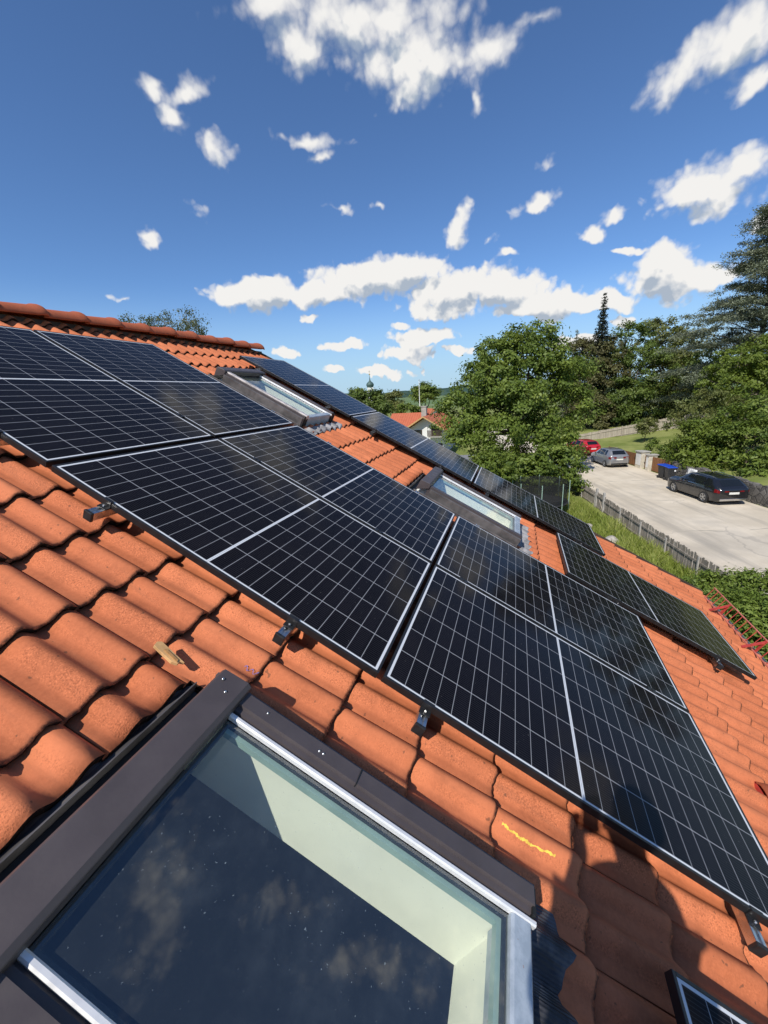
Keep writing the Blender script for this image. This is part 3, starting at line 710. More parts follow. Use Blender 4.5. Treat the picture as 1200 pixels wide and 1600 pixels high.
    b.add(vs2, [(j * (nx + 1) + i, (j + 1) * (nx + 1) + i, (j + 1) * (nx + 1) + i + 1, j * (nx + 1) + i + 1) for j in range(ny) for i in range(nx)])
    b.build('lead_apron', M['lead'] if detail else M['lead_pale'], fr, mw, smooth=60)
    return fr
roof_window(-1.145, -.398, 1.282, 2.440, True, True)
roof_window(2.672, 3.430, -1.300, -.120, False, True, .052)
roof_window(2.672, 3.430, 1.282, 2.440, False, True)
# vent cap tile near the eave
mb = MB(); pts = []
vm = UM(.94, 4.10, -.11) @ Matrix.Scale(.8, 4)
for k_, (x, hw, hh) in enumerate(((-.17, .08, .02), (-.08, .10, .075), (.02, .11, .105), (.10, .11, .11))):
    for i in range(13):
        a = math.pi * i / 12; pts.append(Vector((hw * math.cos(a), -x, hh * math.sin(a))))
mb.add(pts, [(k_ * 13 + i, (k_ + 1) * 13 + i, (k_ + 1) * 13 + i + 1, k_ * 13 + i + 1) for k_ in range(3) for i in range(12)])
o = mb.build('vent_cap', M['ridge'], house, vm, smooth=60); s_ = o.modifiers.new('thickness', 'SOLIDIFY'); s_.thickness = .012
mb = MB(); mb.box(-.10, .10, -.085, -.08, -.02, .10); mb.build('vent_opening_shade', M['deepblack'], house, vm)  # black plate standing in for the shade inside the vent opening
mb = MB(); mb.box(-.12, .12, -.20, .16, -.035, -.004); mb.build('vent_base', M['red_paint'], house, vm, bevel=.004)

# ------------------------------------------------------------------ solar panels
PW, PL = 1.134, 1.762
GP = 'solar panels on the tiled roof'
def make_panel():
    root = thing('solar_panel', 'x', 'solar panel', IDENT, GP)
    f_ = MB(); t = .011; h = .032
    f_.box(0, PW, -t, 0, -h, 0); f_.box(0, PW, -PL, -PL + t, -h, 0); f_.box(0, t, -PL + t, -t, -h, 0); f_.box(PW - t, PW, -PL + t, -t, -h, 0)
    f_.build('frame', M['black_frame'], root, bevel=.0012)
    g = MB(); g.quad((t, -PL + t, -.0022), (PW - t, -PL + t, -.0022), (PW - t, -t, -.0022), (t, -t, -.0022)); g.build('cell_sheet', M['cells'], root)
    b = MB(); b.quad((t, -t, -.009), (PW - t, -t, -.009), (PW - t, -PL + t, -.009), (t, -PL + t, -.009)); b.build('back_sheet', M['black_plastic'], root)
    return root
proto = make_panel()
PAN = [(0, -1.7947, 'black solar panel topmost in the nearest column, cut by the left picture edge'),
       (0, 0, 'black solar panel midway down the nearest column, above the tiles beside the big window'),
       (0, 1.7856, 'largest looking black solar panel, its near edge touched by the shadow of a person'),
       (1.1527, -1.7947, 'black solar panel below the ridge, left of the farthest roof window'),
       (1.1527, 0, 'black solar panel in the second column, beside bare tiles between the two small windows'),
       (1.1527, 1.7856, 'black solar panel lowest in the second column, beside the lower small window'),
       (3.71, -1.775, 'bluish solar panel highest in the far row, its edge against the sky'),
       (3.71, .008, 'bluish solar panel second down the far row, before the neighbouring orange roofed house'),
       (3.71, 1.790, 'black solar panel lowest in the far row, before the garden trampoline'),
       (2.405, 2.900, 'black solar panel standing apart from the columns, nearest the red snow guard'),
       (-1.506, 2.873, 'solar panel of which only one corner shows below the big window')]
for i, (u, v, lab) in enumerate(PAN):
    o = proto if i == 0 else copy_tree(proto)
    o['label'] = lab
    place(o, UM(u, v, random.uniform(-.001, .001)) @ Matrix.Rotation(R(random.uniform(-.08, .08)), 4, 'Z'))

# mounting rails with end caps and clamps
def make_rail(u0, u1, v, label, group, caps=1):
    root = thing('mounting_rail', label, 'mounting rail', UM(u0, v, -.034), group)
    L_ = u1 - u0
    r_ = MB(); sec = [(-.020, -.0), (-.006, 0), (-.006, -.006), (.006, -.006), (.006, 0), (.020, 0), (.020, -.040), (-.020, -.040)]
    r_.prism(sec, .004, L_, 'x'); r_.build('rail', M['alu'], root, bevel=.0015)
    c = MB(); c.box(-.004, .010, -.0225, .0225, -.0425, .003); c.build('rail_end_cap', M['black_plastic'], root, bevel=.003)
    # end clamp gripping the frame edge, with a bolt
    e = .088
    c = MB(); c.prism([(e - .030, 0.0008), (e - .030, .006), (e - .006, .008), (e - .006, .0375), (e + .012, .0375), (e + .012, .0345), (e - .0015, .0345), (e - .0015, .0008)], -.024, .024, 'y'); cl = c.build('end_clamp', M['black_frame'], root, bevel=.001)
    c = MB(); c.lathe([(.0055, 0), (.0055, .007), (.004, .0085), (.0001, .0085)], 6, Matrix.Translation((e - .018, 0, .0078))); c.build('bolt', M['alu'], cl)
    # roof hooks under the rail
    for x in np.arange(.28, L_ - .1, .9):
        h = MB(); h.box(x, x + .03, .021, .027, -.085, .0); h.box(x, x + .03, .021, .16, -.092, -.086); h.build('roof_hook', M['alu'], root)
    return root
RG = 'aluminium mounting rails under the panels'
near = ['topmost rail end at the left picture edge', 'rail end with black cap just left of the middle near panel', 'rail end with black cap sticking out above the open flashing corner', 'rail end with clamp above the long cover of the big roof window', 'rail end at the lower right, below the largest panel']
for v, lab in zip((-.345, .335, 1.345, 1.995, 3.33), near):
    make_rail(-.086, 2.42, v, 'silver ' + lab, RG)
fl = ['nearest the ridge under the far row', 'beside the bottom corner of the upper small roof window', 'under the second far panel between rows of bare tiles', 'just above the hood of the lower small roof window', 'beside the glass of the lower small roof window', 'hidden under the lowest far panel']
for v, lab in zip((-1.42, -.315, .370, 1.340, 2.005, 3.25), fl):
    make_rail(3.622, 4.9, v, 'dark clamp and rail ' + lab, RG)
for v, lab in zip((3.40, 4.33), ('upper rail end under the separate panel', 'lower rail end under the separate panel near the snow guard')):
    make_rail(2.318, 3.6, v, 'silver ' + lab, RG)
# mid clamps in the gaps of the two near columns
mc = 0
for (u, v, lab) in ((1.1435, .335, 'small black clamp in the seam between the two middle panels, upper one'), (1.1435, 1.345, 'small black clamp in the seam between the two middle panels, lower one'),
               (1.1435, 1.995, 'small black clamp at the top of the seam between the lowest two panels'), (1.1435, 3.30, 'small black clamp near the bottom of the seam between the lowest two panels'), (1.1435, -.345, 'small black clamp in the seam between the two upper panels')):
    b = MB(); b.box(-.018, .018, -.028, .028, .0008, .0045); b.box(-.007, .007, -.028, .028, -.032, .0012)
    ro = thing('panel_clamp', lab, 'clamp', UM(u, v, 0), 'clamps between panels'); b.build('clamp_plate', M['black_frame'], ro)
    b = MB(); b.lathe([(.006, .0045), (.006, .010), (.0001, .010)], 6); b.build('bolt', M['black_plastic'], ro)
# red snow guard along the eave
sg = thing('snow_guard', 'red painted steel lattice snow guard running along the lower roof edge', 'snow guard', UM(1.5, 5.28, -.10))
x0, x1 = 0.0, 3.22
mb = MB(); mb.tube([(x0, 0, .004), (x1, 0, .004)], .008, 8); mb.build('bottom_rail', M['red_rail'], sg)
mb = MB(); mb.tube([(x0, -.012, .175), (x1, -.012, .175)], .008, 8); mb.build('top_rail', M['red_rail'], sg)
for x in np.arange(x0 + .05, x1, .105):
    mb = MB(); mb.tube([(x, 0, .004), (x, -.012, .175)], .0042, 6); mb.build('lattice_bar', M['red_paint'], sg)
for x in np.arange(x0 + .35, x1, .8):
    mb = MB(); mb.box(x - .016, x + .016, -.006, 0, -.02, .17); mb.prism([(-.004, .16), (-.004, .14), (.12, -.015), (.135, -.015)], x - .016, x + .016, 'x'); mb.box(x - .016, x + .016, -.02, .06, -.022, -.014); mb.build('bracket', M['red_paint'], sg)
# splinter of new wood on the tiles
n_ = tile_n(-.345, 1.06)
wb = thing('wood_offcut', 'small splintered offcut of fresh yellow wood lying on the tiles above the big roof window', 'wood offcut', UM(-.385, 1.085, -.092) @ Matrix.Rotation(R(-92), 4, 'Z') @ Matrix.Rotation(R(8), 4, 'Y'))
mb = MB(); mb.prism([(-.055, -.014), (.030, -.016), (.050, -.006), (.048, .004), (.062, .013), (-.050, .016), (-.060, .004)], 0, .014, 'z'); mb.build('board', M['wood_new'], wb, bevel=.001)
mb = MB(); mb.prism([(-.02, -.004), (.045, -.006), (.040, .003), (-.015, .004)], .0142, .0185, 'z'); M['wood_mid'] = simple('raw_wood_core', (.42, .22, .08), .8, 0, .2, 40); mb.build('splinter', M['wood_mid'], wb)

# ------------------------------------------------------------------ foliage tools
def noise_dirs(n):
    d = rng.normal(size=(n, 3)); return d / np.linalg.norm(d, axis=1)[:, None]
def leaf_mesh(name, C, N, size, mats, parent, var, aspect=.55, mw=None, droop=0.0):
    """one leaf-sized diamond per centre C, facing roughly N"""
    n = len(C); N = N / (np.linalg.norm(N, axis=1)[:, None] + 1e-9)
    A = np.cross(N, noise_dirs(n)); A /= (np.linalg.norm(A, axis=1)[:, None] + 1e-9)
    A[:, 2] -= droop; A /= (np.linalg.norm(A, axis=1)[:, None] + 1e-9)
    B = np.cross(N, A); B /= (np.linalg.norm(B, axis=1)[:, None] + 1e-9)
    s = (size * rng.uniform(.65, 1.3, n))[:, None]
    fold = N * s * rng.uniform(-.15, .15, n)[:, None]
    V = np.stack([C - A * s * .5, C + B * s * aspect * .5 + fold, C + A * s * .5, C - B * s * aspect * .5 + fold], 1).reshape(-1, 3)
    me = bpy.data.meshes.new(name)
    me.vertices.add(4 * n); me.vertices.foreach_set('co', V.ravel())
    me.loops.add(4 * n); me.loops.foreach_set('vertex_index', np.arange(4 * n, dtype=np.int32))
    me.polygons.add(n); me.polygons.foreach_set('loop_start', np.arange(0, 4 * n, 4, dtype=np.int32)); me.polygons.foreach_set('loop_total', np.full(n, 4, dtype=np.int32))
    me.update(calc_edges=True)
    at_ = me.attributes.new('var', 'FLOAT', 'POINT'); at_.data.foreach_set('value', np.repeat(np.clip(var, 0, 1), 4))
    me.validate()
    return link_mesh(name, me, mats, parent, mw)
def crown_points(blobs, leaves, clump_r, seed_up=.35, inner=.15, per=70):
    """blobs: (centre, (rx,ry,rz)); leaves gathered in clumps over the blob shells"""
    C = []; N = []; Vv = []
    vol = np.array([max(r) ** 2 for _, r in blobs]); share = vol / vol.sum()
    for (c, r), w in zip(blobs, share):
        nl = int(leaves * w); nc = max(6, nl // per)
        d = noise_dirs(nc); d[:, 2] = np.where(d[:, 2] < -.55, -d[:, 2], d[:, 2])
        rad = np.where(rng.random(nc) < inner, rng.uniform(.35, .8, nc), rng.uniform(.80, 1.06, nc))
        cc = np.array(c) + d * np.array(r) * rad[:, None]
        cv = np.clip(rng.normal(.5, .20, nc), 0, 1)
        idx = rng.integers(0, nc, nl); cr = clump_r * rng.uniform(.6, 1.35, nc)
        o = rng.normal(size=(nl, 3)) * np.array([.46, .46, .30]) * cr[idx][:, None]
        C.append(cc[idx] + o)
        N.append(d[idx] * .55 + noise_dirs(nl) * .75 + np.array([0, 0, seed_up]) + o / (clump_r + 1e-6) * .4)
        Vv.append(cv[idx] + rng.normal(0, .14, nl))
    return np.concatenate(C), np.concatenate(N), np.concatenate(Vv)
def limb(mb, a, b, r0, r1, wob=.12, n=5):
    a, b = Vector(a), Vector(b); L_ = (b - a).length; pts = []; rad = []
    for i in range(n + 1):
        t = i / n; p = a.lerp(b, t)
        if 0 < i < n: p += Vector((random.uniform(-1, 1), random.uniform(-1, 1), random.uniform(-.4, .6))) * wob * L_ * .3
        pts.append(p); rad.append(r0 + (r1 - r0) * t)
    mb.tube(pts, rad, 7)
def tree(name, label, base, blobs, leaves, leaf, clump, mat, cat='tree', group=None, trunk_r=.2, bark='bark', aspect=.55, up=.35, limbs=True, droop=0, inner=.15, per=70, part='crown'):
    base = Vector(base); root = thing(name, label, cat, T(base), group)
    bl = [(np.array(c) - np.array(base), r if isinstance(r, tuple) else (r, r, r)) for c, r in blobs]
    top = max(c[2] for c, r in bl); cx = np.mean([c for c, _ in bl], 0)
    if limbs:
        mb = MB(); fork = Vector((cx[0] * .35, cx[1] * .35, max(.4, top * .42)))
        limb(mb, (0, 0, -.15), fork, trunk_r * 1.25, trunk_r * .8, .05)
        for c, r in bl: limb(mb, fork - Vector((0, 0, .1)), Vector(c) + Vector((0, 0, .3 * r[2])), trunk_r * .55, trunk_r * .10)
        for c, r in bl:
            for _ in range(3):
                d = noise_dirs(1)[0]; limb(mb, Vector(c), Vector(c) + Vector(d * np.array(r) * .85), trunk_r * .16, .012, .2, 3)
        mb.build('trunk', M[bark], root, smooth=60)
    C, N, v = crown_points(bl, leaves, clump, up, inner, per)
    leaf_mesh(part, C, N, leaf, M[mat], root, v, aspect, droop=droop)
    return root
def B(px, py, depth, rpx, fy=1.0, fd=1.0):
    """crown blob seen at a pixel, with its real radius at that distance"""
    r = rpx * depth / FPX; return (at(px, py, depth), (r, r * fd, r * fy))
def ground_at(px, depth):
    p = at(px, 640, depth); d = p - Vector((CAMP.x, CAMP.y, 0)); return Vector((p.x, p.y, tz(d.dot(RH), d.dot(SH))))

# ------------------------------------------------------------------ trees, bushes, hedges
tree('walnut_tree', 'big round broadleaf tree by the road, its crown hiding half of the neighbouring house', ground_at(812, 31),
     [B(812, 600, 31, 72), B(832, 556, 31, 50), B(768, 575, 30.5, 42), B(755, 612, 30, 48), B(722, 648, 30, 36), B(740, 682, 29.5, 36), B(868, 600, 31, 44), B(885, 640, 31, 36), B(805, 660, 29, 60), B(850, 672, 30, 42), B(770, 725, 29, 34), B(715, 690, 30, 22), B(895, 590, 32, 30), B(705, 668, 30, 18), B(830, 700, 29.5, 40), B(780, 640, 30, 50)],
     60000, .23, .64, 'leaf_walnut', trunk_r=.26, inner=.14, per=120)
tree('roadside_bush', 'leafy bush bulging over the picket fence in front of the silver car', ground_at(850, 26.5),
     [B(862, 730, 26.5, 38), B(888, 735, 26.5, 28), B(885, 700, 27.5, 22), B(830, 745, 26, 34), B(800, 738, 26, 26), B(895, 760, 26, 18), B(850, 765, 26, 30)], 13000, .22, .42, 'leaf_walnut', cat='bush', trunk_r=.06, part='leaves')
tree('pale_green_bush', 'lighter yellow green bush below the big round tree, behind the far panels', ground_at(765, 24), [B(768, 733, 24, 24), B(790, 748, 24, 20), B(752, 722, 24.5, 12)], 3500, .20, .34, 'leaf_bright', cat='bush', trunk_r=.04, part='leaves')
GW = 'trees of the wooded slope beyond the lawn'
tree('copper_leaved_tree', 'tree with brownish copper tinged leaves behind the big round tree', ground_at(925, 59), [B(918, 570, 59, 36), B(940, 560, 59, 32), B(905, 605, 59, 34), B(950, 600, 59, 34), B(925, 640, 58, 34), B(905, 545, 60, 16), B(930, 670, 58, 30)], 18000, .34, .75, 'leaf_copper', group=GW, trunk_r=.25)
tree('broadleaf_tree', 'dark green broadleaf tree right of the copper tinged one, above the pale plank fence', ground_at(985, 59), [B(985, 540, 60, 32), B(1000, 585, 59, 42), B(965, 625, 58, 34), B(1000, 640, 57, 36), B(960, 570, 60, 26), B(985, 660, 57, 26), B(955, 655, 57, 28)], 20000, .34, .75, 'leaf_dark', group=GW, trunk_r=.25)
tree('broadleaf_tree', 'tall olive green tree with rounded top left of the blue green cedar', ground_at(1035, 63), [B(1030, 535, 63, 34), B(1055, 560, 63, 40), B(1035, 600, 62, 46), B(1065, 630, 61, 38), B(1020, 640, 60, 34), B(1010, 520, 64, 16), B(1050, 590, 61, 40)], 21000, .36, .8, 'leaf_olive', group=GW, trunk_r=.28)
tree('broadleaf_tree', 'shaded deep green tree between cedar and the bright green maple', ground_at(1085, 57), [B(1080, 600, 57, 36), B(1105, 640, 56, 34), B(1075, 655, 55, 30), B(1050, 668, 55, 24), B(1100, 580, 57, 34)], 13000, .32, .7, 'leaf_dark', group=GW, trunk_r=.2)
tree('maple_tree', 'bright fresh green maple in front of the cedar at the right picture edge', ground_at(1170, 40), [B(1150, 575, 40, 34), B(1190, 566, 40, 36), B(1125, 600, 40, 30), B(1175, 610, 39, 40), B(1215, 590, 40, 40), B(1140, 635, 39, 26)], 16000, .25, .55, 'leaf_bright', group=GW, trunk_r=.2)
tree('broadleaf_tree', 'dark thicket tree right behind the parked red car and the plank fence', ground_at(935, 60), [B(930, 650, 60, 24), B(955, 652, 60, 22), B(905, 660, 60, 24), B(990, 645, 60, 24)], 8000, .34, .7, 'leaf_dark', group=GW, trunk_r=.15)
GB = 'shrubs on the bank beyond the road'
tree('flowering_shrub', 'olive shrub with pale flower heads above the lawn below the cedar', ground_at(1085, 36), [B(1075, 650, 36, 22), B(1105, 635, 36.5, 26), B(1130, 640, 36.5, 26), B(1055, 660, 36, 14), B(1095, 668, 35.5, 22)], 8000, .20, .42, 'leaf_olive', 'shrub', GB, trunk_r=.05, part='leaves')
tree('bank_shrub', 'wide sunlit green shrub hanging over the dark wall behind the black car', ground_at(1110, 29), [B(1090, 690, 29.5, 32), B(1125, 690, 29, 36), B(1075, 712, 29, 24), B(1118, 722, 28.5, 30), B(1100, 735, 28, 16), B(1078, 725, 28.5, 14)], 13000, .20, .42, 'leaf_bright', 'shrub', GB, trunk_r=.06, part='leaves')
tree('bank_shrub', 'tall darker shrub above the wall at the right picture edge', ground_at(1180, 26), [B(1160, 700, 27, 40), B(1195, 690, 26, 44), B(1180, 735, 25.5, 28), B(1215, 730, 25, 34), B(1150, 660, 28, 26), B(1195, 650, 28, 34), B(1140, 742, 27, 16), B(1165, 752, 26.5, 16), B(1195, 762, 26, 18), B(1225, 768, 25.5, 20)], 17000, .20, .42, 'leaf_walnut', 'shrub', GB, trunk_r=.07, part='leaves')
tree('lawn_shrub', 'small round shrub standing before the pale plank fence on the lawn', ground_at(1012, 43), [B(1012, 668, 43, 13), B(1002, 672, 43, 9), B(1022, 664, 43, 9)], 2600, .18, .34, 'leaf_olive', 'shrub', GB, trunk_r=.04, part='leaves')
tree('low_hedge', 'low dense green shrub row above the brown timber fence', ground_at(1035, 33), [B(1020, 702, 33.5, 13), B(1040, 708, 33, 13), B(1058, 706, 32, 14), B(1062, 720, 31.5, 10)], 4200, .15, .30, 'leaf_walnut', 'shrub', GB, trunk_r=.03, part='leaves')
# laurel hedge below the eave
hb = [B(1085, 925, 11.8, 20), B(1105, 918, 11.6, 22), B(1130, 917, 11.3, 26), B(1160, 922, 11, 30), B(1190, 925, 10.6, 32), B(1225, 930, 10.2, 36), B(1100, 945, 11, 28), B(1125, 955, 10.6, 34), B(1160, 965, 10.2, 40), B(1200, 975, 9.8, 46), B(1240, 985, 9.5, 50), B(1110, 985, 10.8, 34), B(1150, 1010, 10.4, 44), B(1200, 1040, 10, 55)]
tree('laurel_hedge', 'glossy light green laurel hedge beyond the red snow guard', rs(8.0, 8.6, G), hb, 24000, .105, .24, 'leaf_laurel', 'hedge', None, trunk_r=.04, up=.55, part='leaves', aspect=.42)
# spruce
def conifer(name, label, base, h, r0, n_whorl, leaves, leaf, mat, group=None):
    base = Vector(base); root = thing(name, label, 'tree', T(base), group)
    mb = MB(); mb.tube([(0, 0, -.2), (0, 0, h * .5), (.05, 0, h)], [h * .014, h * .008, .01], 8); C = []; N = []
    for k in range(n_whorl):
        t = k / (n_whorl - 1); z = h * (.10 + .90 * t); rr_ = r0 * (1 - t) ** .85 + .12
        nb = max(4, int(8 * (1 - t) + 4))
        for j in range(nb):
            a = 2 * math.pi * (j + random.random() * .7) / nb; L_ = rr_ * random.uniform(.72, 1.1)
            p0 = Vector((0, 0, z)); p1 = Vector((math.cos(a) * L_, math.sin(a) * L_, z - L_ * .28 + random.uniform(-.1, .1)))
            mb.tube([p0, p1], [.03, .008], 4, False)
            m_ = max(6, int(leaves * L_ / (r0 * n_whorl * 4)))
            tt = rng.random(m_) ** .7; q = np.array(p0)[None] + (np.array(p1) - np.array(p0))[None] * tt[:, None]
            q += rng.normal(size=(m_, 3)) * np.array([.10, .10, .07]) * (1 + L_ * .5)
            C.append(q); N.append(np.tile([0, 0, 1.0], (m_, 1)) + rng.normal(size=(m_, 3)) * .5)
    mb.build('trunk', M['bark'], root); C = np.concatenate(C)
    leaf_mesh('crown', C, np.concatenate(N), leaf, M[mat], root, rng.random(len(C)), .4, droop=.3)
b_ = ground_at(930, 60); tip = at(933, 470, 60)
conifer('spruce_tree', 'slim dark pointed spruce standing out above the wooded slope', b_, tip.z - b_.z, 2.5, 44, 15000, .34, 'leaf_spruce', GW)
b_ = ground_at(893, 62); tip = at(894, 522, 62)
conifer('spruce_tree', 'small pale conifer tip just right of the big round tree', b_, tip.z - b_.z, 2.2, 30, 7000, .34, 'leaf_cedar', GW)
# blue atlas cedar: level tiers of needle sprays
def cedar(label, base, top, leaves):
    base = Vector(base); top = Vector(top); h = top.z - base.z; root = thing('cedar_tree', label, 'tree', T(base), GW)
    mb = MB(); axis = lambda t: Vector((0, 0, 0)).lerp(top - base, t)
    mb.tube([axis(t) + Vector((.15 * math.sin(t * 7), 0, 0)) for t in np.linspace(0, 1, 9)], list(np.linspace(.42, .03, 9)), 9)
    C = []; N = []; V_ = []
    nb = 150
    for k in range(nb):
        t = .10 + .89 * (k / nb) ** .95; a = k * 2.399 + random.uniform(-.3, .3)
        L_ = (10.4 * (1 - t) ** .60 + .9) * random.uniform(.45, 1.1); p0 = axis(t); rise = random.uniform(.02, .42) + .5 * t
        d = Vector((math.cos(a), math.sin(a), 0)); pts = [p0 + d * L_ * s_ + Vector((0, 0, L_ * (rise * s_ - .34 * s_ * s_))) for s_ in np.linspace(0, 1, 6)]
        mb.tube(pts, [.10 * (1 - t) + .035, .07 * (1 - t) + .03, .05 * (1 - t) + .025, .03, .02, .008], 5, False)
        side = Vector((-d.y, d.x, 0)); ns = max(5, int(L_ * 3.0))
        for _ in range(ns):
            s_ = random.uniform(.22, 1.0) ; i = min(4, int(s_ * 5)); p = pts[i].lerp(pts[i + 1], s_ * 5 - i)
            w = (1.15 - .75 * s_) * L_ * .34; off = random.uniform(-1, 1) * w
            q = p + side * off + Vector((0, 0, -abs(off) * .16 + random.uniform(-.05, .12)))
            n_ = int(leaves / (nb * 17)); pr = rng.normal(size=(n_, 3)) * np.array([.40, .40, .16]) * random.uniform(.6, 1.15)
            C.append(np.array(q) + pr); N.append(np.tile([0, 0, 1.0], (n_, 1)) + rng.normal(size=(n_, 3)) * .55); V_.append(np.full(n_, random.gauss(.5, .22)) + rng.normal(0, .15, n_))
    mb.build('trunk', M['bark'], root); leaf_mesh('crown', np.concatenate(C), np.concatenate(N), .25, M['leaf_cedar'], root, np.concatenate(V_), .34)
bc = ground_at(1168, 47); cedar('huge blue green cedar with level tiers of branches at the right picture edge', bc, Vector((bc.x, bc.y, at(1168, 352, 47).z)), 175000)
tree('broadleaf_tree', 'dark tall tree added past the right picture edge beside the cedar', ground_at(1290, 42), [B(1290, 520, 42, 60), B(1260, 590, 41, 50), B(1330, 580, 41, 60), B(1290, 650, 40, 50)], 9000, .42, .8, 'leaf_dark', group=GW, trunk_r=.28)  # this and the next two: added out of view, darkening what the panels reflect
tree('broadleaf_tree', 'big dark tree added farther along the wooded slope, outside the right picture edge', ground_at(1430, 40), [B(1420, 500, 40, 70), B(1480, 540, 40, 70), B(1400, 600, 38, 60), B(1470, 640, 38, 60)], 5000, .6, .9, 'leaf_dark', group=GW, trunk_r=.28)
tree('broadleaf_tree', 'second big dark tree added along the wooded slope, outside the right picture edge', ground_at(1620, 38), [B(1600, 500, 38, 80), B(1680, 540, 38, 90), B(1600, 640, 36, 80)], 5000, .65, .95, 'leaf_olive', group=GW, trunk_r=.28)
# birches behind the ridge
GBI = 'birch crowns behind the ridge'
def birch(label, px0, d, blobs, lv):
    b = ground_at(px0, d); tree('birch_tree', label, b, blobs, lv, .12, .42, 'leaf_birch', group=GBI, trunk_r=.12, bark='bark_pale', droop=.5, inner=.3, per=34, up=.1)
birch('small thin birch top at the left of the crowns behind the ridge', 200, 27, [B(201, 508, 27, 14), B(203, 522, 27, 16)], 700)
birch('wispy birch crown in the middle of those behind the ridge', 243, 27, [B(240, 508, 27, 18), B(258, 505, 27, 16), B(245, 530, 27, 26)], 2300)
birch('taller wispy birch crown at the right of those behind the ridge', 300, 27, [B(292, 503, 27, 18), B(308, 515, 27, 18), B(280, 522, 27, 18), B(300, 535, 27, 26), B(318, 528, 27, 12)], 2600)
# trees round the neighbouring house
GV = 'trees around the village'
tree('dark_tree', 'dark dense tree in front of the church tower', ground_at(575, 62), [B(572, 630, 62, 20), B(556, 622, 62, 13), B(592, 640, 62, 18), B(588, 622, 62, 11), B(560, 642, 62, 20)], 9000, .36, .7, 'leaf_dark', group=GV, trunk_r=.2)
tree('village_tree', 'lighter green tree right of the church tower and left of the flagpole', ground_at(612, 75), [B(614, 624, 75, 13), B(605, 636, 75, 18), B(622, 640, 75, 13)], 4500, .40, .8, 'leaf_olive', group=GV, trunk_r=.2)
tree('village_tree', 'round green tree standing alone behind the orange roof, right of the flagpole', ground_at(664, 85), [B(664, 614, 85, 17, .85), B(652, 617, 85, 11), B(676, 616, 85, 11), B(664, 622, 85, 15, .7)], 5200, .42, .8, 'leaf_walnut', group=GV, trunk_r=.25)
tree('garden_shrub', 'low green shrub between the flagpole and the orange roof', ground_at(640, 66), [B(640, 640, 66, 9), B(652, 643, 66, 8), B(628, 642, 66, 9)], 1600, .34, .5, 'leaf_walnut', 'shrub', GV, trunk_r=.04, part='leaves')
# meadow grass of the garden
n = 70000; r_ = rng.uniform(8.5, 27, n); s_ = rng.uniform(1.5, 10.1, n)
keep = ~((r_ < 9.0) & (s_ < 6)); r_, s_ = r_[keep], s_[keep]
tuft = np.sin(r_ * 1.9 + np.sin(s_ * 2.3) * 1.4) * np.sin(s_ * 1.7 + 1.1 * np.sin(r_)) ; hgt = np.clip(.26 + .16 * tuft + .08 * smooth(8.8, 9.8, s_) + rng.normal(0, .05, len(r_)), .07, .8)
base = np.array([CAMP.x, CAMP.y, 0]) + r_[:, None] * np.array(RH) + s_[:, None] * np.array(SH); base[:, 2] = terrain(r_, s_) - .02
lean = rng.normal(0, .35, (len(r_), 2)); tip = base.copy(); tip[:, :2] += lean * hgt[:, None]; tip[:, 2] += hgt
a_ = rng.uniform(0, math.pi, len(r_)); wd = np.stack([np.cos(a_), np.sin(a_), 0 * a_], 1) * rng.uniform(.012, .035, len(r_))[:, None]
V = np.stack([base - wd, base + wd, tip + wd * .15, tip - wd * .15], 1).reshape(-1, 3); n = len(r_)
me = bpy.data.meshes.new('garden_grass'); me.vertices.add(4 * n); me.vertices.foreach_set('co', V.ravel()); me.loops.add(4 * n); me.loops.foreach_set('vertex_index', np.arange(4 * n, dtype=np.int32))
me.polygons.add(n); me.polygons.foreach_set('loop_start', np.arange(0, 4 * n, 4, dtype=np.int32)); me.polygons.foreach_set('loop_total', np.full(n, 4, dtype=np.int32)); me.update(calc_edges=True)
at_ = me.attributes.new('var', 'FLOAT', 'POINT'); at_.data.foreach_set('value', np.repeat(np.clip(.5 + .25 * tuft + rng.normal(0, .25, n), 0, 1), 4)); me.validate()
tag(link_mesh('meadow_grass', me, M['leaf_grass']), 'tall unmown bright green grass growing in the garden below the roof edge', 'grass', kind='stuff')
for i, (px, py, d, q) in enumerate(((906, 789, 21, .30), (958, 823, 18.3, .34), (922, 800, 20.5, .22))):
    p = at(px, py, d); dd = p - Vector((CAMP.x, CAMP.y, 0)); p.z = tz(dd.dot(RH), dd.dot(SH)) + q * .35
    bmx = bmesh.new(); bmesh.ops.create_icosphere(bmx, subdivisions=3, radius=q)
    for w in bmx.verts: w.co *= 1 + .18 * math.sin(w.co.x * 9 + i) * math.cos(w.co.y * 11) + random.uniform(-.04, .04); w.co.z *= .6
    mex = bpy.data.meshes.new('garden_stone'); bmx.to_mesh(mex); bmx.free()
    if i == 0: M['stone'] = simple('pale_field_stone', (.36, .33, .28), .9, 0, .25, 8, bump=.5, bscale=20)
    tag(link_mesh('garden_stone', mex, M['stone'], None, Matrix.Translation(p), smooth=60), ('pale stone in the grass beside the trampoline', 'pale stone in the grass halfway along the picket fence', 'small pale stone in the grass near the fence gate')[i], 'stone', 'stones in the garden grass')

